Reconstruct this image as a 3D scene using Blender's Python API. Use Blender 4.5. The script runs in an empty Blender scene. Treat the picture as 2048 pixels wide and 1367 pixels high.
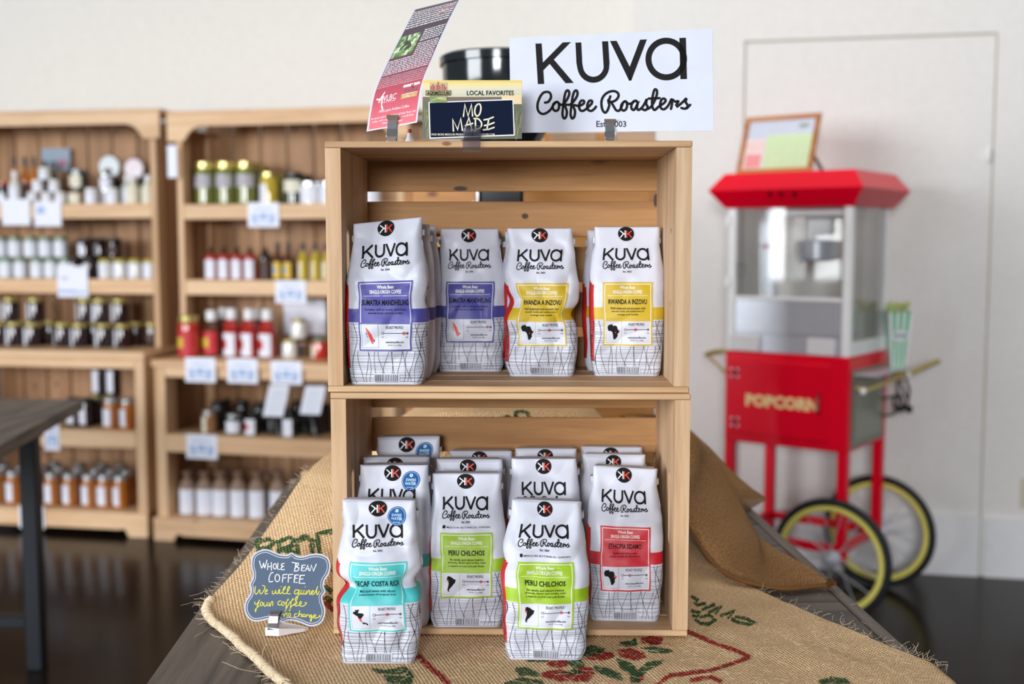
import bpy, math, random
from mathutils import Vector, noise
from mathutils.geometry import tessellate_polygon
random.seed(7)
SC = bpy.context.scene
COL = SC.collection

# ---------------------------------------------------------------- camera, world, lights, exposure
FOC = 2300.0                       # focal length for a 2048 px wide frame
EYE = 1.30
TH = math.atan((683.5 - 485.0) / FOC)
CT, ST = math.cos(TH), math.sin(TH)
cam_d = bpy.data.cameras.new('camera')
cam = bpy.data.objects.new('camera', cam_d)
COL.objects.link(cam)
cam.location = (0, 0, EYE)
cam.rotation_euler = (math.pi / 2 - TH, 0, 0)
cam_d.sensor_width = 36.0
cam_d.lens = FOC / 2048 * 36.0
cam_d.clip_start = 0.05
cam_d.dof.use_dof = True
cam_d.dof.focus_distance = 1.46
cam_d.dof.aperture_fstop = cam_d.lens / 12.6
cam_d.dof.aperture_blades = 0
SC.camera = cam

world = bpy.data.worlds.new('world')
SC.world = world
world.use_nodes = True
world.node_tree.nodes['Background'].inputs[0].default_value = (0.93, 0.96, 1.0, 1)
world.node_tree.nodes['Background'].inputs[1].default_value = 0.13


def area_light(name, loc, target, sx, sy, power, color):
    d = bpy.data.lights.new(name, 'AREA')
    d.shape = 'RECTANGLE'
    d.size, d.size_y, d.energy, d.color = sx, sy, power, color
    o = bpy.data.objects.new(name, d)
    COL.objects.link(o)
    o.location = loc
    o.rotation_euler = (Vector(target) - Vector(loc)).to_track_quat('-Z', 'Y').to_euler()
    return o


area_light('shop_window_light', (-7.6, -3.4, 2.2), (0.2, 2.8, 1.1), 4.6, 2.8, 820, (0.94, 0.97, 1.0))
area_light('front_fill_light', (-1.2, -6.0, 2.3), (0.3, 3.0, 1.1), 1.7, 1.3, 430, (0.95, 0.97, 1.0))  # added fill from behind the camera, brightens fronts and the right side
area_light('overhead_fill_light', (0.2, 3.0, 3.15), (0.2, 3.3, 0.0), 5.0, 3.0, 40, (1.0, 0.94, 0.86))  # added overhead fill that lifts the walls and upward faces

SC.view_settings.view_transform = 'Standard'
SC.view_settings.look = 'None'
SC.view_settings.exposure = -0.13
SC.view_settings.gamma = 1.0
SC.view_settings.use_curve_mapping = False


# ---------------------------------------------------------------- measuring helpers
def ray(px, py):
    a = (px - 1024.0) / FOC
    t = (py - 683.5) / FOC
    return Vector((a, CT - t * ST, -ST - t * CT))


def at(px, py, Y):
    r = ray(px, py)
    return Vector((r.x * Y / r.y, Y, EYE + r.z * Y / r.y))


def atz(px, py, z):
    r = ray(px, py)
    k = (z - EYE) / r.z
    return Vector((r.x * k, r.y * k, z))


def on_plane(px, py, P0, N):
    r = ray(px, py)
    o = Vector((0, 0, EYE))
    k = (P0 - o).dot(N) / r.dot(N)
    return o + r * k


def sst(a, b, x):
    if a > b:
        return 1.0 - sst(b, a, x)
    if a == b:
        return 0.0 if x < a else 1.0
    t = max(0.0, min(1.0, (x - a) / (b - a)))
    return t * t * (3 - 2 * t)


def lin(c):
    c = c / 255.0
    return c / 12.92 if c <= 0.04045 else ((c + 0.055) / 1.055) ** 2.4


def rgb(r, g, b):
    return (lin(r), lin(g), lin(b), 1.0)


# ---------------------------------------------------------------- materials
MATS = {}


def mat(name, col, rough=0.6, metal=0.0, spec=0.5, trans=0.0, coat=0.0):
    if name in MATS:
        return MATS[name]
    m = bpy.data.materials.new(name)
    m.use_nodes = True
    b = m.node_tree.nodes['Principled BSDF']
    b.inputs['Base Color'].default_value = col
    b.inputs['Roughness'].default_value = rough
    b.inputs['Metallic'].default_value = metal
    b.inputs['Specular IOR Level'].default_value = spec
    b.inputs['Coat Weight'].default_value = coat
    if trans:
        b.inputs['Transmission Weight'].default_value = trans
        b.inputs['IOR'].default_value = 1.33
    # every surface gets a little procedural life: faint mottling of the colour and fine relief
    nt = m.node_tree
    tc = nt.nodes.new('ShaderNodeTexCoord')
    no = nt.nodes.new('ShaderNodeTexNoise')
    no.inputs['Scale'].default_value = 35.0
    no.inputs['Detail'].default_value = 3.0
    nt.links.new(tc.outputs['Object'], no.inputs['Vector'])
    hs = nt.nodes.new('ShaderNodeHueSaturation')
    hs.inputs['Color'].default_value = col
    mr = nt.nodes.new('ShaderNodeMapRange')
    mr.inputs['To Min'].default_value = 0.94
    mr.inputs['To Max'].default_value = 1.06
    nt.links.new(no.outputs['Fac'], mr.inputs['Value'])
    nt.links.new(mr.outputs['Result'], hs.inputs['Value'])
    nt.links.new(hs.outputs['Color'], b.inputs['Base Color'])
    MATS[name] = m
    return m


def N(nt, t, **kw):
    n = nt.nodes.new(t)
    for k, v in kw.items():
        if hasattr(n, k):
            setattr(n, k, v)
        else:
            n.inputs[k.replace('_', ' ')].default_value = v
    return n


def wood(name, c1, c2, axis='X', rough=0.55, scale=9.0, knots=True, spec=0.35):
    """pine: long streaks along one local axis, knots, each board shifted by its own random number"""
    if name in MATS:
        return MATS[name]
    m = bpy.data.materials.new(name)
    m.use_nodes = True
    nt = m.node_tree
    b = nt.nodes['Principled BSDF']
    tc = N(nt, 'ShaderNodeTexCoord')
    oi = N(nt, 'ShaderNodeObjectInfo')
    add = N(nt, 'ShaderNodeVectorMath', operation='ADD')
    sc = N(nt, 'ShaderNodeVectorMath', operation='SCALE')
    sc.inputs['Scale'].default_value = 13.0
    cmb = N(nt, 'ShaderNodeCombineXYZ')
    for i in range(3):
        nt.links.new(oi.outputs['Random'], cmb.inputs[i])
    nt.links.new(cmb.outputs[0], sc.inputs[0])
    nt.links.new(tc.outputs['Object'], add.inputs[0])
    nt.links.new(sc.outputs[0], add.inputs[1])
    mp = N(nt, 'ShaderNodeMapping')
    s = {'X': (0.9, 14, 14), 'Y': (14, 0.9, 14), 'Z': (14, 14, 0.9)}[axis]
    mp.inputs['Scale'].default_value = tuple(v * scale / 9.0 for v in s)
    nt.links.new(add.outputs[0], mp.inputs['Vector'])
    n1 = N(nt, 'ShaderNodeTexNoise')
    n1.inputs['Scale'].default_value = 2.2
    n1.inputs['Detail'].default_value = 6.0
    n1.inputs['Roughness'].default_value = 0.62
    n1.inputs['Distortion'].default_value = 0.35
    nt.links.new(mp.outputs[0], n1.inputs['Vector'])
    mp2 = N(nt, 'ShaderNodeMapping')
    mp2.inputs['Scale'].default_value = tuple(v * (6.0 if v > 5 else 6.0) for v in s)
    nt.links.new(add.outputs[0], mp2.inputs['Vector'])
    n2 = N(nt, 'ShaderNodeTexNoise')
    n2.inputs['Scale'].default_value = 2.0
    n2.inputs['Detail'].default_value = 3.0
    nt.links.new(mp2.outputs[0], n2.inputs['Vector'])
    cr = N(nt, 'ShaderNodeValToRGB')
    cr.color_ramp.elements[0].position = 0.34
    cr.color_ramp.elements[0].color = c2
    cr.color_ramp.elements[1].position = 0.60
    cr.color_ramp.elements[1].color = c1
    nt.links.new(n1.outputs['Fac'], cr.inputs['Fac'])
    mx = N(nt, 'ShaderNodeMixRGB', blend_type='MULTIPLY')
    mx.inputs['Fac'].default_value = 0.32
    nt.links.new(cr.outputs['Color'], mx.inputs[1])
    nt.links.new(n2.outputs['Fac'], mx.inputs[2])
    last = mx.outputs[0]
    if knots:
        vm = N(nt, 'ShaderNodeMapping')
        k = {'X': (0.45, 1, 1), 'Y': (1, 0.45, 1), 'Z': (1, 1, 0.45)}[axis]
        vm.inputs['Scale'].default_value = k
        nt.links.new(add.outputs[0], vm.inputs['Vector'])
        vo = N(nt, 'ShaderNodeTexVoronoi')
        vo.inputs['Scale'].default_value = 9.0
        nt.links.new(vm.outputs[0], vo.inputs['Vector'])
        kr = N(nt, 'ShaderNodeValToRGB')
        kr.color_ramp.elements[0].position = 0.035
        kr.color_ramp.elements[0].color = (0.10, 0.045, 0.02, 1)
        kr.color_ramp.elements[1].position = 0.085
        kr.color_ramp.elements[1].color = (1, 1, 1, 1)
        nt.links.new(vo.outputs['Distance'], kr.inputs['Fac'])
        m2 = N(nt, 'ShaderNodeMixRGB', blend_type='MULTIPLY')
        m2.inputs['Fac'].default_value = 0.85
        nt.links.new(last, m2.inputs[1])
        nt.links.new(kr.outputs[0], m2.inputs[2])
        last = m2.outputs[0]
    hs = N(nt, 'ShaderNodeHueSaturation')
    mr = N(nt, 'ShaderNodeMapRange')
    mr.inputs['To Min'].default_value = 0.88
    mr.inputs['To Max'].default_value = 1.08
    nt.links.new(oi.outputs['Random'], mr.inputs['Value'])
    nt.links.new(mr.outputs['Result'], hs.inputs['Value'])
    nt.links.new(last, hs.inputs['Color'])
    nt.links.new(hs.outputs[0], b.inputs['Base Color'])
    b.inputs['Roughness'].default_value = rough
    b.inputs['Specular IOR Level'].default_value = spec
    bp = N(nt, 'ShaderNodeBump')
    bp.inputs['Strength'].default_value = 0.25
    bp.inputs['Distance'].default_value = 0.0006
    nt.links.new(n2.outputs['Fac'], bp.inputs['Height'])
    nt.links.new(bp.outputs[0], b.inputs['Normal'])
    MATS[name] = m
    return m


def clear(name, tint=(1, 1, 1, 1), gloss=0.12):
    """thin pane: see-through with a mirror sheen that grows at grazing angles"""
    if name in MATS:
        return MATS[name]
    m = bpy.data.materials.new(name)
    m.use_nodes = True
    nt = m.node_tree
    nt.nodes.remove(nt.nodes['Principled BSDF'])
    out = nt.nodes['Material Output']
    tr = N(nt, 'ShaderNodeBsdfTransparent')
    tr.inputs['Color'].default_value = tint
    gl = N(nt, 'ShaderNodeBsdfGlossy')
    gl.inputs['Roughness'].default_value = 0.04
    lw = N(nt, 'ShaderNodeLayerWeight')
    lw.inputs['Blend'].default_value = 0.25
    ad = N(nt, 'ShaderNodeMath', operation='MULTIPLY_ADD')
    ad.inputs[1].default_value = 0.6
    ad.inputs[2].default_value = gloss
    nt.links.new(lw.outputs['Fresnel'], ad.inputs[0])
    mx = N(nt, 'ShaderNodeMixShader')
    nt.links.new(ad.outputs[0], mx.inputs['Fac'])
    nt.links.new(tr.outputs[0], mx.inputs[1])
    nt.links.new(gl.outputs[0], mx.inputs[2])
    nt.links.new(mx.outputs[0], out.inputs['Surface'])
    MATS[name] = m
    return m


def burlap(name, c1, c2, pitch=0.0042, hole=0.60, printed=False):
    """open plain weave: warp and weft yarn relief with real see-through holes (UV in metres)"""
    if name in MATS:
        return MATS[name]
    m = bpy.data.materials.new(name)
    m.use_nodes = True
    nt = m.node_tree
    L = nt.links.new
    b = nt.nodes['Principled BSDF']
    out = nt.nodes['Material Output']
    tc = N(nt, 'ShaderNodeTexCoord')
    ns = N(nt, 'ShaderNodeTexNoise')
    ns.inputs['Scale'].default_value = 70.0
    ns.inputs['Detail'].default_value = 2.0
    L(tc.outputs['UV'], ns.inputs['Vector'])
    sb = N(nt, 'ShaderNodeVectorMath', operation='SUBTRACT')
    sb.inputs[1].default_value = (0.5, 0.5, 0.5)
    L(ns.outputs['Color'], sb.inputs[0])
    s1 = N(nt, 'ShaderNodeVectorMath', operation='SCALE')
    s1.inputs['Scale'].default_value = 0.0016
    L(sb.outputs[0], s1.inputs[0])
    ad = N(nt, 'ShaderNodeVectorMath', operation='ADD')
    L(tc.outputs['UV'], ad.inputs[0])
    L(s1.outputs[0], ad.inputs[1])
    s2 = N(nt, 'ShaderNodeVectorMath', operation='SCALE')
    s2.inputs['Scale'].default_value = 1.0 / pitch
    L(ad.outputs[0], s2.inputs[0])
    sx = N(nt, 'ShaderNodeSeparateXYZ')
    L(s2.outputs[0], sx.inputs[0])

    def M(op, a, bb=None, c=None):
        n = N(nt, 'ShaderNodeMath', operation=op)
        for i, v in enumerate((a, bb, c)):
            if v is None:
                continue
            if isinstance(v, (int, float)):
                n.inputs[i].default_value = v
            else:
                L(v, n.inputs[i])
        return n.outputs[0]
    px = M('ABSOLUTE', M('SINE', M('MULTIPLY', sx.outputs[0], math.pi)))
    py = M('ABSOLUTE', M('SINE', M('MULTIPLY', sx.outputs[1], math.pi)))
    par = M('GREATER_THAN', M('MULTIPLY', M('SINE', M('MULTIPLY', sx.outputs[0], math.pi)), M('SINE', M('MULTIPLY', sx.outputs[1], math.pi))), 0.0)
    hx = M('ADD', M('MULTIPLY', px, 0.6), M('MULTIPLY', M('MULTIPLY', par, py), 0.6))
    hy = M('ADD', M('MULTIPLY', py, 0.6), M('MULTIPLY', M('MULTIPLY', M('SUBTRACT', 1.0, par), px), 0.6))
    h = M('MAXIMUM', hx, hy)
    fz = N(nt, 'ShaderNodeTexNoise')
    fz.inputs['Scale'].default_value = 900.0
    fz.inputs['Detail'].default_value = 4.0
    L(tc.outputs['UV'], fz.inputs['Vector'])
    h2 = M('ADD', h, M('MULTIPLY', fz.outputs['Fac'], 0.55))
    bp = N(nt, 'ShaderNodeBump')
    bp.inputs['Strength'].default_value = 0.9
    bp.inputs['Distance'].default_value = 0.0016
    L(h2, bp.inputs['Height'])
    L(bp.outputs[0], b.inputs['Normal'])
    # colour: yarn to yarn variation
    big = N(nt, 'ShaderNodeTexNoise')
    big.inputs['Scale'].default_value = 260.0
    big.inputs['Detail'].default_value = 5.0
    L(tc.outputs['UV'], big.inputs['Vector'])
    cr = N(nt, 'ShaderNodeValToRGB')
    cr.color_ramp.elements[0].position = 0.33
    cr.color_ramp.elements[0].color = c2
    cr.color_ramp.elements[1].position = 0.62
    cr.color_ramp.elements[1].color = c1
    L(big.outputs['Fac'], cr.inputs['Fac'])
    L(cr.outputs[0], b.inputs['Base Color'])
    b.inputs['Roughness'].default_value = 0.9
    b.inputs['Specular IOR Level'].default_value = 0.12
    mx_ = M('MAXIMUM', px, py)
    wob = M('ADD', mx_, M('MULTIPLY', M('SUBTRACT', fz.outputs['Fac'], 0.5), 0.5))
    ho = M('LESS_THAN', wob, hole)
    tr = N(nt, 'ShaderNodeBsdfTransparent')
    mx = N(nt, 'ShaderNodeMixShader')
    L(ho, mx.inputs['Fac'])
    L(b.outputs[0], mx.inputs[1])
    L(tr.outputs[0], mx.inputs[2])
    L(mx.outputs[0], out.inputs['Surface'])
    MATS[name] = m
    return m


# ---------------------------------------------------------------- mesh building
class MB:
    def __init__(self):
        self.v, self.f, self.m = [], [], []
        self.mi = 0

    def quad(self, *p):
        i = len(self.v)
        self.v += [tuple(q) for q in p]
        self.f.append(tuple(range(i, i + len(p))))
        self.m.append(self.mi)

    def box(self, x0, x1, y0, y1, z0, z1, bev=0.0):
        """box with chamfered edges when bev > 0"""
        if x0 > x1: x0, x1 = x1, x0
        if y0 > y1: y0, y1 = y1, y0
        if z0 > z1: z0, z1 = z1, z0
        if bev <= 0:
            i = len(self.v)
            self.v += [(x0, y0, z0), (x1, y0, z0), (x1, y1, z0), (x0, y1, z0), (x0, y0, z1), (x1, y0, z1), (x1, y1, z1), (x0, y1, z1)]
            for q in ((0, 3, 2, 1), (4, 5, 6, 7), (0, 1, 5, 4), (1, 2, 6, 5), (2, 3, 7, 6), (3, 0, 4, 7)):
                self.f.append(tuple(i + k for k in q))
                self.m.append(self.mi)
            return
        b = min(bev, (x1 - x0) * .45, (y1 - y0) * .45, (z1 - z0) * .45)
        idx = {}
        for sx in (0, 1):
            for sy in (0, 1):
                for sz in (0, 1):
                    X, Y, Z = (x0, x1)[sx], (y0, y1)[sy], (z0, z1)[sz]
                    dx, dy, dz = (b if sx == 0 else -b), (b if sy == 0 else -b), (b if sz == 0 else -b)
                    for k, p in enumerate(((X, Y + dy, Z + dz), (X + dx, Y, Z + dz), (X + dx, Y + dy, Z))):
                        idx[(sx, sy, sz, k)] = len(self.v)
                        self.v.append(p)

        def F(*k):
            self.f.append(tuple(idx[q] for q in k))
            self.m.append(self.mi)
        for s in (0, 1):
            a = [(s, 0, 0, 0), (s, 1, 0, 0), (s, 1, 1, 0), (s, 0, 1, 0)]
            F(*(a if s else a[::-1]))
            a = [(0, s, 0, 1), (0, s, 1, 1), (1, s, 1, 1), (1, s, 0, 1)]
            F(*(a if s else a[::-1]))
            a = [(0, 0, s, 2), (1, 0, s, 2), (1, 1, s, 2), (0, 1, s, 2)]
            F(*(a if s else a[::-1]))
        for p in (0, 1):
            for q in (0, 1):
                F((p, q, 0, 0), (p, q, 1, 0), (p, q, 1, 1), (p, q, 0, 1))
                F((p, 0, q, 0), (p, 1, q, 0), (p, 1, q, 2), (p, 0, q, 2))
                F((0, p, q, 1), (1, p, q, 1), (1, p, q, 2), (0, p, q, 2))
                for r in (0, 1):
                    F((p, q, r, 0), (p, q, r, 1), (p, q, r, 2))

    def tube(self, pts, r, n=8, closed=False, cap=True):
        pts = [Vector(p) for p in pts]
        m = len(pts)
        rr = r if isinstance(r, (list, tuple)) else [r] * m
        base = len(self.v)
        prev = None
        for i, p in enumerate(pts):
            if closed:
                t = pts[(i + 1) % m] - pts[i - 1]
            else:
                t = pts[min(i + 1, m - 1)] - pts[max(i - 1, 0)]
            if t.length < 1e-9:
                t = Vector((0, 0, 1))
            t.normalize()
            if prev is None:
                a = Vector((0, 0, 1)) if abs(t.z) < 0.9 else Vector((1, 0, 0))
            else:
                a = prev
            u = (a - t * a.dot(t))
            if u.length < 1e-6:
                u = t.orthogonal()
            u.normalize()
            prev = u
            w = t.cross(u)
            for k in range(n):
                an = 2 * math.pi * k / n
                q = p + (u * math.cos(an) + w * math.sin(an)) * rr[i]
                self.v.append(tuple(q))
        for i in range(m if closed else m - 1):
            j = (i + 1) % m
            for k in range(n):
                k2 = (k + 1) % n
                self.f.append((base + i * n + k, base + i * n + k2, base + j * n + k2, base + j * n + k))
                self.m.append(self.mi)
        if cap and not closed:
            self.f.append(tuple(base + k for k in range(n))[::-1])
            self.m.append(self.mi)
            self.f.append(tuple(base + (m - 1) * n + k for k in range(n)))
            self.m.append(self.mi)

    def lathe(self, prof, n=20, c=(0, 0, 0), a0=0.0, a1=2 * math.pi, mi=None):
        base = len(self.v)
        full = abs(a1 - a0 - 2 * math.pi) < 1e-6
        cols = n if full else n + 1
        for r, z in prof:
            for k in range(cols):
                a = a0 + (a1 - a0) * k / n
                self.v.append((c[0] + r * math.cos(a), c[1] + r * math.sin(a), c[2] + z))
        for i in range(len(prof) - 1):
            for k in range(n):
                k2 = (k + 1) % cols
                self.f.append((base + i * cols + k, base + i * cols + k2, base + (i + 1) * cols + k2, base + (i + 1) * cols + k))
                self.m.append(self.mi if mi is None else mi)

    def prism(self, poly, f3, t):
        """2-D outline, f3(x,y,side) -> 3-D point; both faces and the rim"""
        n = len(poly)
        i = len(self.v)
        for s in (0, 1):
            self.v += [tuple(f3(x, y, s)) for x, y in poly]
        tri = tessellate_polygon([[Vector((x, y, 0)) for x, y in poly]])
        for a, b, c in tri:
            self.f.append((i + a, i + b, i + c)); self.m.append(self.mi)
            self.f.append((i + n + c, i + n + b, i + n + a)); self.m.append(self.mi)
        for k in range(n):
            k2 = (k + 1) % n
            self.f.append((i + k, i + k2, i + n + k2, i + n + k)); self.m.append(self.mi)

    def build(self, name, mats, parent=None, smooth=False, uv=None, fix=True):
        me = bpy.data.meshes.new(name)
        me.from_pydata(self.v, [], self.f)
        if not isinstance(mats, (list, tuple)):
            mats = [mats]
        for m in mats:
            me.materials.append(m)
        if len(mats) > 1:
            me.polygons.foreach_set('material_index', self.m)
        if smooth:
            me.polygons.foreach_set('use_smooth', [True] * len(me.polygons))
        if uv:
            ul = me.uv_layers.new(name='UVMap')
            for lp in me.loops:
                ul.data[lp.index].uv = uv[lp.vertex_index]
        me.update()
        if fix:
            import bmesh
            bm = bmesh.new()
            bm.from_mesh(me)
            bmesh.ops.recalc_face_normals(bm, faces=bm.faces)
            bm.to_mesh(me)
            bm.free()
        if smooth is True:
            me.set_sharp_from_angle(angle=math.radians(42))
        o = bpy.data.objects.new(name, me)
        COL.objects.link(o)
        if parent is not None:
            o.parent = parent
        return o


def tag(o, label=None, cat=None, group=None, kind=None):
    if label: o['label'] = label
    if cat: o['category'] = cat
    if group: o['group'] = group
    if kind: o['kind'] = kind
    return o


def empty(name, loc, rz, label, cat, group=None):
    o = bpy.data.objects.new(name, None)
    COL.objects.link(o)
    o.location = loc
    o.rotation_euler = (0, 0, rz)
    o.empty_display_size = 0.05
    return tag(o, label, cat, group)


KIDS = {}


def copy_tree(o, parent=None):
    c = o.copy()
    COL.objects.link(c)
    c.parent = parent
    for ch in list(o.children):
        copy_tree(ch, c)
    return c


# ---------------------------------------------------------------- flat artwork: 2-D shapes mapped onto a surface
TXT = {}


def text_shape(s, bold=0.0):
    key = (s, bold)
    if key in TXT:
        return TXT[key]
    cu = bpy.data.curves.new('t', 'FONT')
    cu.body = s
    cu.resolution_u = 2
    cu.offset = bold
    o = bpy.data.objects.new('t', cu)
    COL.objects.link(o)
    dg = bpy.context.evaluated_depsgraph_get()
    me = o.evaluated_get(dg).to_mesh()
    vs = [(v.co.x, v.co.y) for v in me.vertices]
    fs = [tuple(p.vertices) for p in me.polygons]
    o.evaluated_get(dg).to_mesh_clear()
    bpy.data.objects.remove(o)
    bpy.data.curves.remove(cu)
    x0 = min(v[0] for v in vs); x1 = max(v[0] for v in vs)
    y0 = min(v[1] for v in vs); y1 = max(v[1] for v in vs)
    TXT[key] = ([((x - x0) / (x1 - x0), (y - y0) / (y1 - y0)) for x, y in vs], fs, (x1 - x0) / (y1 - y0))
    return TXT[key]


def spline(pts, k=5, closed=False):
    n = len(pts)
    out = []
    for i in range(n if closed else n - 1):
        p0 = pts[(i - 1) % n] if (closed or i > 0) else pts[0]
        p1, p2 = pts[i], pts[(i + 1) % n]
        p3 = pts[(i + 2) % n] if (closed or i + 2 < n) else pts[-1]
        for j in range(k):
            t = j / k
            out.append(tuple(0.5 * (2 * b + (c - a) * t + (2 * a - 5 * b + 4 * c - d) * t * t + (3 * b - a - 3 * c + d) * t ** 3)
                             for a, b, c, d in zip(p0, p1, p2, p3)))
    if not closed:
        out.append(tuple(pts[-1]))
    return out


class Art:
    """collects 2-D polygons by material and layer, then maps them with fn(x, y, layer)"""
    def __init__(self, step=1e9):
        self.v, self.f, self.m, self.lay = [], [], [], []
        self.mats = []
        self.step = step

    def mi(self, m):
        if m not in self.mats:
            self.mats.append(m)
        return self.mats.index(m)

    def add(self, vs, fs, m, layer):
        b = len(self.v)
        self.v += [(x, y, layer) for x, y in vs]
        k = self.mi(m)
        for f in fs:
            self.f.append(tuple(b + i for i in f))
            self.m.append(k)

    def rect(self, x0, x1, y0, y1, m, layer=0):
        nx = max(1, math.ceil(abs(x1 - x0) / self.step)); ny = max(1, math.ceil(abs(y1 - y0) / self.step))
        vs = [(x0 + (x1 - x0) * i / nx, y0 + (y1 - y0) * j / ny) for j in range(ny + 1) for i in range(nx + 1)]
        fs = [(j * (nx + 1) + i, j * (nx + 1) + i + 1, (j + 1) * (nx + 1) + i + 1, (j + 1) * (nx + 1) + i) for j in range(ny) for i in range(nx)]
        self.add(vs, fs, m, layer)

    def frame(self, x0, x1, y0, y1, w, m, layer=0):
        s = 1 if y1 > y0 else -1
        self.rect(x0, x1, y0, y0 + s * w, m, layer); self.rect(x0, x1, y1 - s * w, y1, m, layer)
        self.rect(x0, x0 + w, y0, y1, m, layer); self.rect(x1 - w, x1, y0, y1, m, layer)

    def poly(self, pts, m, layer=0):
        tri = tessellate_polygon([[Vector((x, y, 0)) for x, y in pts]])
        pts = [tuple(p) for p in pts]
        work = [(pts[a], pts[b], pts[c]) for a, b, c in tri]
        vs, fs = [], []
        while work:
            t = work.pop()
            e = [math.dist(t[i], t[(i + 1) % 3]) for i in range(3)]
            k = e.index(max(e))
            if e[k] > self.step * 1.2 and len(vs) < 6000:
                a, b, c = t[k], t[(k + 1) % 3], t[(k + 2) % 3]
                mid = ((a[0] + b[0]) / 2, (a[1] + b[1]) / 2)
                work += [(a, mid, c), (mid, b, c)]
            else:
                fs.append((len(vs), len(vs) + 1, len(vs) + 2)); vs += t
        self.add(vs, fs, m, layer)

    def quad(self, a, b, c, d, m, layer=0):
        self.add([a, b, c, d], [(0, 1, 2, 3)], m, layer)

    def disc(self, cx, cy, rx, ry, m, layer=0, n=28, rings=3, r0=0.0):
        vs, fs = [], []
        for r in range(rings + 1):
            q = r0 + (1 - r0) * r / rings
            for k in range(n):
                a = 2 * math.pi * k / n
                vs.append((cx + rx * q * math.cos(a), cy + ry * q * math.sin(a)))
        for r in range(rings):
            for k in range(n):
                k2 = (k + 1) % n
                fs.append((r * n + k, r * n + k2, (r + 1) * n + k2, (r + 1) * n + k))
        self.add(vs, fs, m, layer)

    def line(self, pts, w, m, layer=0, res=None, square=False):
        """ribbon of width w along pts; ends lengthened by half a width and rounded unless square"""
        if res:
            q = [pts[0]]
            for a, b in zip(pts, pts[1:]):
                d = math.dist(a, b)
                n = max(1, math.ceil(d / res))
                for i in range(1, n + 1):
                    q.append((a[0] + (b[0] - a[0]) * i / n, a[1] + (b[1] - a[1]) * i / n))
            pts = q
        pts = [p for i, p in enumerate(pts) if i == 0 or math.dist(p, pts[i - 1]) > 1e-7]
        if len(pts) < 2:
            return
        n = len(pts)
        tg = []
        for i in range(n):
            a, b = pts[max(0, i - 1)], pts[min(n - 1, i + 1)]
            d = math.dist(a, b) or 1e-9
            tg.append(((b[0] - a[0]) / d, (b[1] - a[1]) / d))
        hw = w / 2
        L, R = [], []
        for i, ((x, y), (tx, ty)) in enumerate(zip(pts, tg)):
            k = 1.0
            if 0 < i < n - 1:
                d = math.dist(pts[i - 1], pts[i]) or 1e-9
                ux, uy = (pts[i][0] - pts[i - 1][0]) / d, (pts[i][1] - pts[i - 1][1]) / d
                k = 1.0 / max(0.55, ux * tx + uy * ty)
            L.append((x - ty * hw * k, y + tx * hw * k)); R.append((x + ty * hw * k, y - tx * hw * k))
        vs = L + R
        fs = [(i, i + 1, n + i + 1, n + i) for i in range(n - 1)]
        if not square:
            for e, s in ((0, -1), (n - 1, 1)):
                b = len(vs)
                x, y = pts[e]; tx, ty = tg[e]
                arc = []
                for k in range(5):
                    a = -math.pi / 2 + math.pi * k / 4
                    ca, sa = math.cos(a) * s, math.sin(a)
                    arc.append((x + tx * ca * hw - ty * sa * hw, y + ty * ca * hw + tx * sa * hw))
                vs += arc
                fs.append(tuple(range(b, b + 5)))
        self.add(vs, fs, m, layer)

    def text(self, s, cx, cy, w, h, m, layer=0, bold=0.0, up=1, fn=None):
        """text fitted to a w x h box centred on cx, cy; up=-1 when y grows downwards"""
        vs, fs, asp = text_shape(s, bold)
        if w is None:
            w = h * asp
        pts = [(cx + (x - .5) * w, cy + up * (y - .5) * h) for x, y in vs]
        if fn:
            pts = [fn(*p) for p in pts]
        self.add(pts, fs, m, layer)

    def build(self, name, fn, parent=None, label=None):
        if not self.v:
            return None
        me = bpy.data.meshes.new(name)
        me.from_pydata([tuple(fn(*p)) for p in self.v], [], self.f)
        for m in self.mats:
            me.materials.append(m)
        me.polygons.foreach_set('material_index', self.m)
        me.update()
        o = bpy.data.objects.new(name, me)
        COL.objects.link(o)
        if parent is not None:
            o.parent = parent
        if label:
            o['label'] = label
        return o


INK = mat('black_ink', rgb(22, 20, 21), 0.75, spec=0.2)
WHITE_INK = mat('white_ink', rgb(238, 238, 246), 0.55)


def kuva(a, x0, y0, w, m, layer=0, up=1, hr=0.27, sw=0.041, res=None, fn=None):
    """the geometric wordmark, x0,y0 = left foot"""
    k = hr / 0.27

    def P(x, y):
        q = (x0 + x * w, y0 + up * y * w * k)
        return fn(*q) if fn else q
    W = sw * w
    a.line([P(.0205, 0), P(.0205, .27)], W, m, layer, res, True)
    a.line([P(.022, .095), P(.215, .27)], W, m, layer, res, True)
    a.line([P(.085, .155), P(.232, 0)], W, m, layer, res, True)
    U = [(.285, .27), (.285, .115)] + [(.3755 - .0905 * math.cos(t), .115 - .096 * math.sin(t)) for t in [math.pi * i / 12 for i in range(1, 12)]] + [(.466, .115), (.466, .27)]
    a.line([P(*p) for p in U], W, m, layer, res, True)
    a.line([P(.508, .27), P(.620, .012)], W, m, layer, res, True)
    a.line([P(.714, .27), P(.618, .012)], W, m, layer, res, True)
    C = [(.863 + .115 * math.cos(t), .135 + .118 * math.sin(t)) for t in [2 * math.pi * i / 28 for i in range(29)]]
    a.line([P(*p) for p in C], W, m, layer, res, True)
    a.line([P(.978, 0), P(.978, .27)], W, m, layer, res, True)


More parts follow.
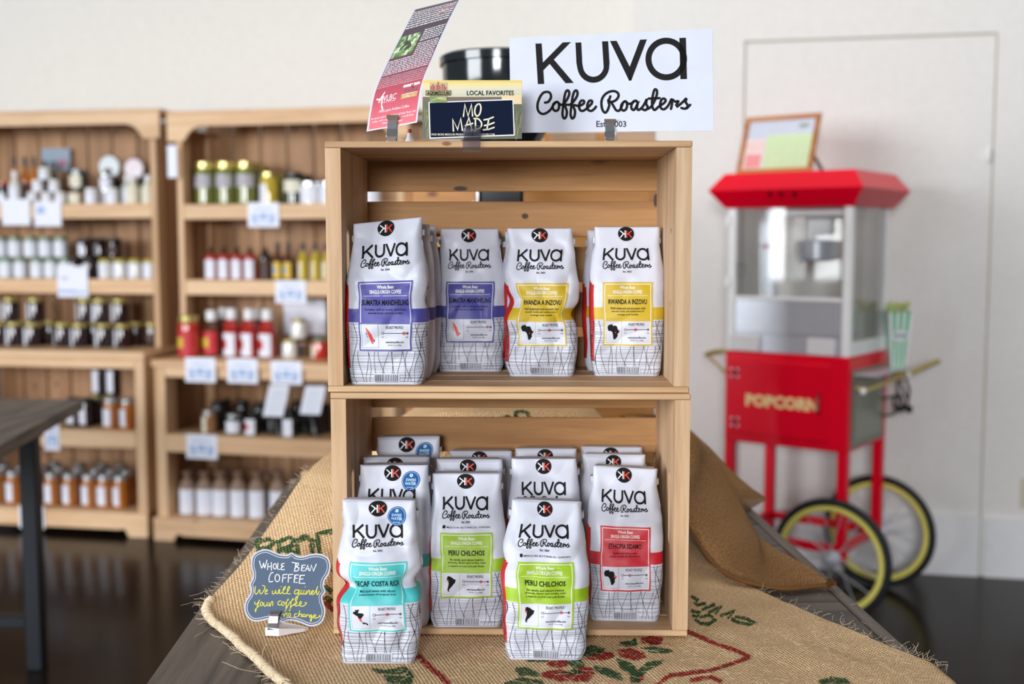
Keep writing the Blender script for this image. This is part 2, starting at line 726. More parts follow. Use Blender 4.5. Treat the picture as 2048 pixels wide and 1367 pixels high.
SCRIPT = [
    [(350, 775), (385, 765), (410, 720), (400, 680), (370, 668), (330, 680), (295, 730), (275, 800), (285, 860), (325, 888), (370, 875), (410, 840), (440, 790), (470, 768), (490, 790), (485, 840), (455, 858), (430, 835), (435, 790), (470, 768), (500, 792), (525, 795),
     (560, 760), (590, 700), (588, 660), (566, 657), (548, 700), (535, 790), (525, 890), (540, 932), (562, 915), (568, 860), (552, 800),
     (600, 795), (642, 755), (673, 700), (670, 660), (650, 657), (630, 700), (616, 790), (606, 890), (620, 932), (643, 915), (650, 860), (634, 802),
     (690, 808), (735, 785), (738, 758), (710, 758), (690, 800), (698, 845), (725, 858), (765, 835), (815, 785), (818, 758), (792, 758), (773, 800), (780, 845), (810, 858), (840, 840), (860, 815)],
    [(1003, 712), (985, 765), (992, 800), (975, 850), (952, 875), (928, 855), (914, 800), (918, 745), (945, 698), (990, 668), (1040, 660), (1078, 680), (1083, 715), (1055, 752), (1010, 768), (980, 752)],
    [(1010, 768), (1035, 810), (1060, 850), (1090, 855), (1115, 815), (1130, 775), (1155, 762), (1170, 790), (1162, 835), (1135, 855), (1112, 835), (1115, 795), (1150, 762), (1180, 785), (1215, 782), (1240, 760), (1272, 762), (1245, 758), (1216, 790), (1214, 832), (1236, 848), (1262, 815), (1280, 765), (1268, 825), (1285, 848), (1320, 822), (1350, 775), (1366, 742), (1360, 785), (1376, 822), (1352, 850), (1318, 838)],
    [(1376, 838), (1410, 815), (1445, 755), (1468, 690), (1465, 650), (1445, 645), (1430, 690), (1419, 760), (1425, 825), (1447, 848), (1485, 815), (1535, 782), (1555, 755), (1540, 735), (1515, 745), (1500, 790), (1510, 832), (1542, 840), (1580, 805), (1612, 742)],
    [(1386, 735), (1495, 730)],
    [(1608, 838), (1618, 790), (1620, 745), (1650, 765), (1680, 762), (1660, 800)],
    [(1670, 815), (1720, 775), (1760, 735), (1755, 770), (1776, 805), (1752, 835), (1712, 828)],
    [(1765, 832), (1800, 797)],
]


def script(a, x0, y0, w, h, m, sw, layer=0, up=1, fn=None):
    for st in SCRIPT:
        p = [(x0 + (x - 265) / 1535 * w, y0 + up * (932 - y - (x - 265) * 0.012) / 287 * h) for x, y in st]
        p = spline(p, 3)
        if fn:
            p = [fn(*q) for q in p]
        a.line(p, sw, m, layer)
# ================================================================ THE ROOM
WALL = mat('wall_paint', rgb(233, 230, 224), 0.75, spec=0.2)
WALL2 = mat('wall_paint_cool', rgb(226, 225, 222), 0.75, spec=0.2)
TRIMW = mat('white_trim_paint', rgb(232, 233, 236), 0.45)
GAP = mat('tan_gap', rgb(196, 190, 176), 0.8)

fm = bpy.data.materials.new('dark_floor')
fm.use_nodes = True
nt = fm.node_tree
b = nt.nodes['Principled BSDF']
tc = N(nt, 'ShaderNodeTexCoord')
mp = N(nt, 'ShaderNodeMapping'); mp.inputs['Scale'].default_value = (1.2, 6, 1)
nt.links.new(tc.outputs['Object'], mp.inputs[0])
nz = N(nt, 'ShaderNodeTexNoise'); nz.inputs['Scale'].default_value = 3.0; nz.inputs['Detail'].default_value = 7
nt.links.new(mp.outputs[0], nz.inputs['Vector'])
cr = N(nt, 'ShaderNodeValToRGB')
cr.color_ramp.elements[0].position = .3; cr.color_ramp.elements[0].color = rgb(20, 14, 11)
cr.color_ramp.elements[1].position = .75; cr.color_ramp.elements[1].color = rgb(36, 28, 23)
nt.links.new(nz.outputs['Fac'], cr.inputs[0])
nt.links.new(cr.outputs[0], b.inputs['Base Color'])
b.inputs['Roughness'].default_value = 0.2
b.inputs['Specular IOR Level'].default_value = 0.09


def line_at(P, ax, px):
    """where the vertical plane through P along ax is met at picture column px (mid height)"""
    r = ray(px, 600)
    k = (P[1] * ax[0] - P[0] * ax[1]) / (r.y * ax[0] - r.x * ax[1])
    return r.x * k, r.y * k


m_ = MB(); m_.box(-5, 5, -3.5, 7, -0.05, 0)
tag(m_.build('floor', fm), kind='structure')

RA = (0.984, -0.177)   # the room's length direction seen from the camera
RD = (0.177, 0.984)


def wall_slab(name, p, q, z0, z1, t, m):
    """upright slab from plan point p to q, thickness t away from the camera"""
    d = Vector((q[0] - p[0], q[1] - p[1])).normalized()
    n = Vector((-d.y, d.x)) * t
    if n.y < 0: n = -n
    o = MB()
    c = [(p[0], p[1]), (q[0], q[1]), (q[0] + n.x, q[1] + n.y), (p[0] + n.x, p[1] + n.y)]
    lo = [(x, y, z0) for x, y in c]; hi = [(x, y, z1) for x, y in c]
    o.quad(*lo[::-1]); o.quad(*hi)
    for i in range(4):
        j = (i + 1) % 4
        o.quad(lo[i], lo[j], hi[j], hi[i])
    return tag(o.build(name, m), kind='structure')


WR0 = (1.945, 4.39); WRD = Vector((0.980, -0.199))     # right wall: a point and its direction


def wr(px):
    return line_at(WR0, WRD, px)


def wr_s(px):
    x, y = wr(px)
    return (Vector((x, y)) - Vector(WR0)).dot(WRD)


s0 = wr_s(1311)                      # left end of the protruding wall
sdl, sdr = wr_s(1484), wr_s(1974)    # door opening


def wrp(s, n=0.0):
    p = Vector(WR0) + WRD * s + Vector((0.199, 0.980)) * n
    return (p.x, p.y)


DTOP = 2.13
r_ = ray(1730, 78); q_ = wr(1730)
DTOP = EYE + r_.z / r_.y * q_[1]
wall_slab('wall_right', wrp(s0), wrp(sdl - .007), 0, 3.2, .12, WALL2)
wall_slab('wall_far_right', wrp(sdr + .007), wrp(3.2), 0, 3.2, .12, WALL2)
wall_slab('wall_over_door', wrp(sdl - .007), wrp(sdr + .007), DTOP + .009, 3.2, .12, WALL2)
dr_ = wall_slab('door_1', wrp(sdl, .004), wrp(sdr, .004), 0.12, DTOP, .007, WALL2)
tag(dr_, 'flush painted door set into the pale wall behind the red cart')
k_ = MB()
qq_ = wr(1970)
c_ = Vector((*wrp(sdr - .012, .0), EYE + ray(1970, 310).z / ray(1970, 310).y * qq_[1]))
k_.tube([c_ + Vector((.002, .006, -.022)), c_ + Vector((-.001, -.006, -.018)), c_ + Vector((-.001, -.006, .018)), c_ + Vector((.002, .006, .022))], .008, 10)
ko_ = k_.build('door_hinge', TRIMW, None, True)
ko_.parent = dr_
wall_slab('wall_behind_door', wrp(sdl - .04, .0125), wrp(sdr + .04, .0125), 0, DTOP + .05, .05, GAP)
wall_slab('wall_return', wrp(s0), (wrp(s0)[0] + .18, wrp(s0)[1] + 1.0), 0, 3.2, -.1, WALL2)
# left wall behind the shelving
WL0 = Vector((-1.5, 5.70))
wall_slab('wall_left', tuple(WL0 - Vector(RA) * 3.2), tuple(WL0 + Vector(RA) * 2.6), 0, 3.2, .12, WALL)
wall_slab('baseboard_right', wrp(s0, -.016), wrp(sdr, -.016), 0, .235, .016, TRIMW)
wall_slab('baseboard_far_right', wrp(sdr + .02, -.016), wrp(3.2, -.016), 0, .235, .016, TRIMW)
wall_slab('baseboard_left', tuple(WL0 - Vector(RA) * 3.2 - Vector(RD) * .016), tuple(WL0 + Vector(RA) * 2.6 - Vector(RD) * .016), 0, .15, .016, TRIMW)
# wall socket at the right edge
cx_, cy_ = line_at(WR0, WRD, 2074)
zc_ = EYE + ray(2046, 985).z / ray(2046, 985).y * cy_
o_ = empty('wall_socket', (cx_, cy_, zc_), math.atan2(WRD.y, WRD.x), 'cream wall socket plate low on the pale wall right of the cart', 'socket')
SOCK = mat('cream_plastic', rgb(205, 200, 182), .5)
k_ = MB(); k_.box(-.036, .036, -.008, 0, -.058, .058, .003); k_.build('cover_plate', SOCK, o_)
for dz in (-.024, .024):
    k_ = MB(); k_.box(-.016, .016, -.0105, -.006, dz - .014, dz + .014, .002); k_.build('outlet', GAP, o_)

# ================================================================ MAIN TABLE
DARKW = wood('weathered_grey_wood', rgb(124, 112, 101), rgb(66, 58, 52), 'Y', .55, 9, False, .4)
DARKWX = wood('weathered_grey_wood_across', rgb(112, 101, 92), rgb(60, 53, 48), 'X', .55, 9, False, .4)
IRON = mat('black_steel', rgb(22, 27, 34), .45, .3)
TZ = 0.788
t_ = empty('display_table', (0.033, 1.45, 0), math.radians(2.7), 'dark grey plank-topped table under the burlap and pine crates', 'table')
HWT = .466
for i in range(11):                   # boards laid across
    y0 = -.62 + i * .152
    k_ = MB(); k_.box(-HWT + .131, HWT - .021, y0 + .0008, y0 + .1512, TZ - .032, TZ - .0003, .0015); k_.build('plank', DARKWX, t_)
for s in (-1, 1):                     # long edge boards
    k_ = MB(); k_.box(s * HWT, s * (HWT - (.130 if s < 0 else .020)), -.62, 1.052, TZ - .034, TZ, .0015); k_.build('edge_board', DARKW, t_)
for sx in (-1, 1):
    for y in (-.52, .95):
        k_ = MB(); k_.box(sx * (HWT - .09) - .025, sx * (HWT - .09) + .025, y - .025, y + .025, 0, TZ - .034, .003); k_.build('leg', IRON, t_)
    k_ = MB(); k_.box(sx * (HWT - .09) - .015, sx * (HWT - .09) + .015, -.495, .925, .12, .15, .002); k_.build('stretcher', IRON, t_)

# ================================================================ BURLAP CLOTH
SZ = TZ + 0.0045                        # level of the cloth lying on the table
B1 = burlap('tan_burlap', rgb(255, 224, 180), rgb(228, 182, 130))
B2 = burlap('brown_burlap', rgb(196, 150, 100), rgb(146, 104, 62), .0038, .48)
YARN = mat('pale_jute_yarn', rgb(236, 216, 184), .9, spec=.15)
YARNB = mat('brown_jute_yarn', rgb(124, 86, 50), .9, spec=.15)


def table_right(y):
    return .502 - .047 * (y - 1.5)


def mound(x, y):
    """cloth height over the table: a heap of sacking behind the crates, rising at their left"""
    h = .235 * sst(1.705, 1.84, y) * (1 - sst(2.05, 2.35, y))
    fall = 1.0
    if x < -.10: fall = 1 - .95 * sst(.10, .47, -x)
    if x > .10: fall = 1 - .99 * sst(.10, .33, x)
    h *= fall
    # left shoulder reaching forward beside the crate
    sh = (.15 * sst(1.50, 1.88, y)) * (1 - .25 * sst(.30, .44, -x)) * sst(.240, .262, -x) * (1 - sst(2.0, 2.3, y)) if x < -.24 else 0.0
    h = max(h, sh)
    w = .0022 * noise.noise(Vector((x * 14, y * 14, 3.1))) + .0012 * noise.noise(Vector((x * 40, y * 33, 9)))
    inside = 1.0 if (-.255 < x < .235 and 1.42 < y < 1.70) else 0.0
    w = max(w, -.0015) + .0010
    if inside: w = min(w, .0004)
    return h + w * (0.3 if (y < 1.44 and -.26 < x < .16) else 1.0)


def lerp_tab(tab, t):
    for (a, pa), (b_, pb) in zip(tab, tab[1:]):
        if t <= b_:
            k = (t - a) / (b_ - a)
            return (pa[0] + (pb[0] - pa[0]) * k, pa[1] + (pb[1] - pa[1]) * k)
    return tab[-1][1]


LEFT = [(0, (-.115, 1.05)), (.28, (-.262, 1.279)), (.52, (-.385, 1.478)), (.575, (-.425, 1.535)), (.62, (-.428, 1.568)), (.68, (-.402, 1.63)), (.76, (-.362, 1.73)), (.84, (-.332, 1.82)), (1, (-.27, 2.1))]
RIGHT = [(0, (.64, 1.05)), (.28, (.60, 1.25)), (.42, (.515, 1.345)), (.52, (.462, 1.435)), (.60, (.418, 1.53)), (.70, (.350, 1.67)), (.84, (.30, 1.82)), (1, (.28, 2.1))]
LS = [(t, p) for t, p in zip([i / 160 for i in range(161)], [lerp_tab(LEFT, i / 160) for i in range(161)])]


def smooth_tab(tab, t):
    s = (0, 0)
    acc = [0, 0]
    for d in (-.03, -.015, 0, .015, .03):
        p = lerp_tab(tab, min(1, max(0, t + d)))
        acc[0] += p[0] / 5; acc[1] += p[1] / 5
    return acc


def drape(x, y):
    """plan position -> point on the cloth, falling over the table's right edge"""
    xr = table_right(y)
    h = mound(x, y)
    d = x - (xr - .004)
    if d <= 0:
        return Vector((x, y, SZ + h))
    R = .012
    if d < R * math.pi / 2:
        a = d / R
        return Vector((xr - .004 + R * math.sin(a), y, SZ + h - R * (1 - math.cos(a))))
    return Vector((xr - .004 + R + .01 * noise.noise(Vector((x * 9, y * 9, 0))) * min(1, (d - .02) * 10), y, SZ + h - R - (d - R * math.pi / 2)))


ca_, sa_ = math.cos(.33), math.sin(.33)


def cloth_uv(x, y):
    return ((x * ca_ + y * sa_), (-x * sa_ + y * ca_))


k_ = MB()
NU, NV = 150, 170
uv_ = []
for j in range(NV + 1):
    v = j / NV
    l, r = smooth_tab(LEFT, v), smooth_tab(RIGHT, v)
    for i in range(NU + 1):
        u = i / NU
        x = l[0] + (r[0] - l[0]) * u; y = l[1] + (r[1] - l[1]) * u
        k_.v.append(tuple(drape(x, y)))
        uv_.append(cloth_uv(x, y))
for j in range(NV):
    for i in range(NU):
        a = j * (NU + 1) + i
        k_.f.append((a, a + 1, a + NU + 2, a + NU + 1)); k_.m.append(0)
cl_ = k_.build('burlap_cloth', B1, None, 'soft', uv_, fix=False)
tag(cl_, 'tan open-weave burlap coffee sack spread under the pine crates with red and green print', 'cloth')


def px_cloth(px, py):
    """where a sight line meets the cloth (plan coordinates)"""
    r = ray(px, py)
    k = 1.0 / r.y
    while k < 2.6:
        p = Vector((0, 0, EYE)) + r * k
        if p.z <= SZ + mound(p.x, p.y):
            return (p.x, p.y)
        k += .004
    p = atz(px, py, SZ)
    return (p.x, p.y)


def inside_poly(x, y, P):
    c = False
    n = len(P)
    for i in range(n):
        x1, y1 = P[i]; x2, y2 = P[(i + 1) % n]
        if (y1 > y) != (y2 > y) and x < (x2 - x1) * (y - y1) / (y2 - y1) + x1:
            c = not c
    return c


def cloth_print(name, shapes, m, drop=.10):
    """printed ink on the yarns: one small cell per half yarn wherever a traced shape covers it"""
    st = .0020
    cells = set()
    for S in shapes:
        P = [px_cloth(*q) for q in S]
        U = [cloth_uv(*q) for q in P]
        x0, x1 = min(p[0] for p in U), max(p[0] for p in U)
        y0, y1 = min(p[1] for p in U), max(p[1] for p in U)
        if x1 - x0 > .5 or y1 - y0 > .5:
            continue
        for i in range(int(x0 / st) - 1, int(x1 / st) + 2):
            for j in range(int(y0 / st) - 1, int(y1 / st) + 2):
                if inside_poly((i + .5) * st, (j + .5) * st, U):
                    cells.add((i, j))
    mb = MB(); uv = []
    rnd = random.Random(5)
    for (i, j) in sorted(cells):
        if rnd.random() < drop:
            continue
        q = []
        for a, b2 in ((0, 0), (1, 0), (1, 1), (0, 1)):
            u, v = (i + a) * st, (j + b2) * st
            x, y = u * ca_ - v * sa_, u * sa_ + v * ca_
            p = drape(x, y); p.z += .0007
            q.append(p); uv.append((u, v))
        mb.quad(*q)
    if mb.v:
        o = mb.build(name, m, cl_, False, uv, fix=False)
        return o


def stroke_poly(pts, w):
    """outline of a thick stroke in picture pixels"""
    a = Art()
    a.line(pts, w, None, 0, None, True)
    out = []
    n = len(pts)
    for f in a.f:
        out.append([(a.v[i][0], a.v[i][1]) for i in f])
    return out


INKG = burlap('green_sack_ink', rgb(46, 96, 52), rgb(30, 66, 36))
INKR = burlap('red_sack_ink', rgb(176, 34, 34), rgb(130, 22, 24))
G, Rr = [], []
S_ = stroke_poly
# letters on the slope left of the crates
for st in ([(518, 1112), (513, 1086), (536, 1080), (546, 1088), (538, 1098), (518, 1101)], [(560, 1112), (556, 1084), (580, 1079), (588, 1086), (580, 1096), (560, 1098), (590, 1112)],
           [(598, 1112), (592, 1084), (612, 1076), (624, 1084), (624, 1110)], [(640, 1112), (634, 1070), (664, 1066), (676, 1080)],
           [(640, 1150), (664, 1142)], [(640, 1178), (664, 1188)], [(648, 1196), (664, 1205)]):
    G += S_(st, 9)
Rr += S_([(650, 1205), (668, 1222)], 9)
# letters right of the crates
for st in ([(1382, 1193), (1396, 1201), (1388, 1207)], [(1392, 1212), (1412, 1207)], [(1404, 1220), (1430, 1209)], [(1416, 1226), (1444, 1215), (1430, 1229)], [(1440, 1232), (1470, 1222), (1456, 1238)],
           [(1470, 1234), (1492, 1238), (1512, 1247), (1500, 1250), (1478, 1246), (1462, 1239)], [(1382, 1222), (1400, 1226), (1394, 1234), (1384, 1232)], [(1398, 1236), (1418, 1231), (1430, 1240), (1418, 1249), (1400, 1247), (1390, 1238)]):
    G += S_(st, 6)
Rr += S_([(1374, 1263), (1440, 1292), (1500, 1316)], 8)
Rr += S_([(1500, 1316), (1420, 1343), (1372, 1348), (1340, 1352), (1322, 1366), (1312, 1372)], 8)
Rr += S_([(836, 1312), (858, 1336), (880, 1352), (898, 1370)], 11)
Rr += S_([(1380, 1362), (1420, 1356), (1444, 1366)], 8)
Rr += [[(1093, 1322), (1110, 1316), (1134, 1320), (1136, 1332), (1120, 1336), (1094, 1332)], [(1083, 1346), (1120, 1340), (1150, 1346), (1160, 1334), (1186, 1336), (1188, 1350), (1176, 1364), (1120, 1364), (1086, 1356)],
       [(1281, 1278), (1300, 1273), (1326, 1278), (1322, 1290), (1300, 1292), (1284, 1286)], [(1172, 1312), (1196, 1304), (1226, 1306), (1228, 1316), (1204, 1322), (1176, 1320)],
       [(1234, 1302), (1260, 1296), (1286, 1304), (1292, 1316), (1270, 1322), (1240, 1316)], [(1268, 1354), (1284, 1350), (1288, 1362), (1272, 1364)]]
G += [[(1028, 1336), (1050, 1334), (1080, 1348), (1076, 1356), (1054, 1350), (1040, 1360)], [(1008, 1366), (1040, 1356), (1084, 1362), (1086, 1368), (1008, 1370)],
      [(1052, 1320), (1090, 1318), (1092, 1326), (1054, 1326)], [(1132, 1320), (1160, 1318), (1170, 1334), (1150, 1340), (1138, 1332)],
      [(1240, 1284), (1262, 1282), (1272, 1276), (1274, 1292), (1256, 1294), (1238, 1290)], [(1281, 1298), (1310, 1294), (1346, 1302), (1342, 1308), (1300, 1306)],
      [(1160, 1300), (1182, 1291), (1210, 1298), (1206, 1306), (1180, 1312), (1162, 1312)], [(1232, 1318), (1262, 1328), (1276, 1344), (1280, 1367), (1262, 1367), (1258, 1348), (1240, 1338)],
      [(1272, 1344), (1290, 1328), (1326, 1322), (1322, 1330), (1296, 1342), (1280, 1356)], [(1186, 1332), (1214, 1336), (1240, 1350), (1246, 1364), (1220, 1356), (1190, 1344)],
      [(1118, 1346), (1150, 1340), (1170, 1346), (1150, 1352)],
      [(741, 1336), (770, 1342), (800, 1334), (812, 1340), (806, 1350), (780, 1352), (752, 1346)], [(764, 1352), (800, 1352), (826, 1360), (822, 1370), (776, 1370)], [(804, 1332), (818, 1340), (828, 1358), (814, 1356)],
      [(1636, 1362), (1662, 1354), (1690, 1358), (1704, 1368), (1640, 1369)]]
for st in ([(1000, 842), (1012, 834), (1024, 840)], [(1034, 842), (1030, 828), (1044, 823), (1056, 830), (1060, 842)]):
    G += S_(st, 7)
po_ = cloth_print('green_print', G, INKG)
if po_: po_['label'] = 'faded green letters and leaves printed on the sack'
po_ = cloth_print('red_print', Rr, INKR)
if po_: po_['label'] = 'faded red lines and petals printed on the sack'

# overcast stitched hem along the left edge
k_ = MB()
rnd = random.Random(3)
for turn in range(2):
    pts = []
    n = 1120
    for i in range(n):
        v = .02 + .60 * i / n
        p = smooth_tab(LEFT, v); q = smooth_tab(LEFT, v + .004)
        t = Vector((q[0] - p[0], q[1] - p[1], 0)).normalized()
        nrm = Vector((t.y, -t.x, 0))
        a = i * 2 * math.pi / 14.0 + turn * 3.0 + .5 * math.sin(i * .11)
        c = drape(p[0] + nrm.x * .003, p[1] + nrm.y * .003)
        rr = .0058 + .0012 * noise.noise(Vector((i * .05, turn, 0)))
        pts.append(c + nrm * math.cos(a) * rr + Vector((0, 0, max(-.002, math.sin(a) * rr * .7) + .001)))
    k_.tube(pts, .0012, 5)
o_ = k_.build('stitched_hem', YARN, cl_, 'soft', fix=False)
o_['label'] = 'pale overcast stitching along the hem'

# loose jute fibres on the cloth and its edges
k_ = MB()


def fibre(p, d, L, r=.00020, up=.3, n=7):
    pts = [p]
    d = Vector(d).normalized()
    for i in range(n):
        d = (d + Vector((rnd.uniform(-.5, .5), rnd.uniform(-.5, .5), rnd.uniform(-.5, .5) * up))).normalized()
        pts.append(pts[-1] + d * L / n)
    k_.tube(pts, r, 3, cap=False)


for i in range(280):                  # left hem
    v = rnd.uniform(.02, .86)
    p = smooth_tab(LEFT, v)
    c = drape(p[0], p[1])
    fibre(c + Vector((rnd.uniform(-.006, .002), rnd.uniform(-.004, .004), .002)), (-1, rnd.uniform(-1.2, .8), rnd.uniform(-.1, .7)), rnd.uniform(.004, .017), .00019)
for i in range(14):
    v = rnd.uniform(.1, .7)
    p = smooth_tab(LEFT, v); c = drape(p[0], p[1])
    fibre(c, (-1, rnd.uniform(-1, .6), .15), rnd.uniform(.03, .06), .00024, .15, 10)
for i in range(120):                  # right edge
    v = rnd.uniform(.25, .74)
    p = smooth_tab(RIGHT, v)
    c = drape(p[0], p[1])
    fibre(c + Vector((0, 0, .001)), (rnd.uniform(0, 1), rnd.uniform(-.8, 1), rnd.uniform(-.1, .9)), rnd.uniform(.005, .018), .00016)
for i in range(700):                  # over the surface
    x, y = rnd.uniform(-.3, .48), rnd.uniform(1.28, 1.44 if rnd.random() < .75 else 1.7)
    if -.26 < x < .23 and y > 1.43: continue
    c = drape(x, y)
    fibre(c + Vector((0, 0, .0008)), (rnd.uniform(-1, 1), rnd.uniform(-1, 1), .12), rnd.uniform(.006, .016), .00013, .10)
o_ = k_.build('loose_fibre', YARN, cl_, 'soft', fix=False)
o_['kind'] = 'stuff'

# brown sack folded over the heap, right of the crates
def cr_eval(P, t):
    n = len(P) - 1
    f = max(0.0, min(n - 1e-6, t * n)); i = int(f); t = f - i
    p0, p1, p2, p3 = P[max(i - 1, 0)], P[i], P[i + 1], P[min(i + 2, n)]
    return 0.5 * (2 * p1 + (p2 - p0) * t + (2 * p0 - 5 * p1 + 4 * p2 - p3) * t * t + (3 * p1 - p0 - 3 * p2 + p3) * t ** 3)


def patch(rows, nu, nv, name, m, parent, thick=.003):
    rows = [[Vector(p) for p in r] for r in rows]
    mb = MB(); uv = []
    grid = []
    for j in range(nv + 1):
        cps = [cr_eval([r[c] for r in rows], j / nv) for c in range(len(rows[0]))]
        grid.append([cr_eval(cps, i / nu) for i in range(nu + 1)])
    for j in range(nv + 1):
        s = 0.0
        for i in range(nu + 1):
            if i: s += (grid[j][i] - grid[j][i - 1]).length
            p = grid[j][i]
            w = .0016 * noise.noise(p * 30)
            mb.v.append((p.x, p.y, p.z + w))
            uv.append((s, j / nv * .42 + s * .08))
    for j in range(nv):
        for i in range(nu):
            a = j * (nu + 1) + i
            mb.f.append((a, a + 1, a + nu + 2, a + nu + 1)); mb.m.append(0)
    return mb.build(name, m, parent, 'soft', uv, fix=False), grid


T_ = TZ + .003
sk_ = empty('brown_sack', (.36, 1.86, TZ), 0, 'darker brown burlap sack folded over the heap right of the crates', 'sack')
off = Vector((.36, 1.86, TZ))


def L_(p): return p - off


roll = [
    [L_(at(1236, 832, 1.98)), L_(at(1250, 832, 1.94)), L_(at(1262, 846, 1.89)), L_(at(1262, 895, 1.84)), L_(at(1262, 960, 1.80))],
    [L_(at(1335, 852, 1.98)), L_(at(1362, 850, 1.93)), L_(at(1384, 878, 1.88)), L_(at(1372, 930, 1.83)), L_(at(1362, 985, 1.80))],
    [L_(at(1350, 880, 2.02)), L_(at(1415, 905, 1.98)), L_(at(1408, 950, 1.86)), L_(at(1388, 1000, 1.78)), L_(at(1366, 1030, 1.76))],
    [L_(at(1400, 920, 2.06)), L_(at(1450, 948, 2.00)), L_(at(1446, 1000, 1.86)), L_(at(1420, 1055, 1.76)), L_(at(1388, 1075, 1.74))],
    [L_(at(1440, 985, 2.06)), L_(at(1484, 1010, 1.98)), L_(at(1480, 1060, 1.84)), L_(at(1450, 1105, 1.74)), L_(at(1412, 1112, 1.72))],
    [L_(at(1490, 1045, 1.98)), L_(at(1514, 1068, 1.90)), L_(at(1510, 1105, 1.80)), L_(at(1482, 1140, 1.71)), L_(at(1446, 1146, 1.69))],
    [L_(at(1540, 1090, 1.88)), L_(at(1534, 1118, 1.80)), L_(at(1532, 1142, 1.74)), L_(at(1522, 1165, 1.675)), L_(at(1484, 1164, 1.665))],
    [L_(atz(1610, 1128, T_ + .006)), L_(at(1585, 1140, 1.735)), L_(at(1585, 1158, 1.70)), L_(at(1590, 1174, 1.655)), L_(at(1560, 1180, 1.642))],
    [L_(atz(1658, 1162, T_ + .010)), L_(atz(1658, 1163, T_ + .009)), L_(atz(1658, 1166, T_ + .006)), L_(atz(1656, 1170, T_ + .003)), L_(atz(1650, 1174, T_ + .002))],
]
sh_, g1 = patch(roll, 44, 70, 'folded_roll', B2, sk_)
flap = [
    [L_(at(1240, 828, 2.22)), L_(at(1300, 838, 2.22)), L_(at(1360, 880, 2.22)), L_(at(1420, 950, 2.22)), L_(at(1480, 1000, 2.20))],
    [L_(at(1350, 832, 2.22)), L_(at(1384, 862, 2.22)), L_(at(1430, 905, 2.22)), L_(at(1482, 958, 2.21)), L_(atz(1533, 996, T_ + .004))],
    [L_(at(1350, 872, 2.14)), L_(at(1384, 905, 2.14)), L_(at(1425, 945, 2.14)), L_(at(1470, 992, 2.14)), L_(atz(1514, 1010, T_ + .002))],
    [L_(at(1350, 915, 2.06)), L_(at(1384, 945, 2.06)), L_(at(1420, 990, 2.07)), L_(at(1456, 1020, 2.09)), L_(atz(1490, 1022, T_ + .001))],
]
patch(flap, 30, 24, 'back_flap', B2, sk_)
k_ = MB()
pth = [Vector(r[-1]) + Vector((0, 0, .003)) for r in g1[16:]] + [Vector(p) + Vector((0, 0, .002)) for p in reversed(g1[-1])]
k_.tube(pth, [.0028 + .0006 * math.sin(i * .7) for i in range(len(pth))], 8)
k_.build('rolled_hem', YARNB, sk_, 'soft')
k_ = MB()
for row in (g1[-1], [r[-1] for r in g1[26:]]):
    for p in row:
        for q in range(9):
            o = Vector(p) + Vector((rnd.uniform(-.003, .003), rnd.uniform(-.003, .003), 0))
            fibre(o, (rnd.uniform(-.3, 1), rnd.uniform(-1, .3), rnd.uniform(-.2, .3)), rnd.uniform(.004, .010), .00020, .3, 4)
o_ = k_.build('frayed_edge', YARNB, sk_, 'soft', fix=False); o_['kind'] = 'stuff'

# ================================================================ PINE CRATES
PX = wood('pine_crosswise', rgb(226, 190, 148), rgb(196, 152, 108), 'X', .6)
PXD = wood('pine_shaded_back', rgb(196, 146, 92), rgb(164, 116, 68), 'X', .6)  # same pine, with the crate's inner shade and warm bounce put into its colour
PZ = wood('pine_upright', rgb(228, 194, 156), rgb(200, 158, 118), 'Z', .6)
CW, CH, CDp = .457, .3145, .238
CA = math.atan(-48 / 2300)


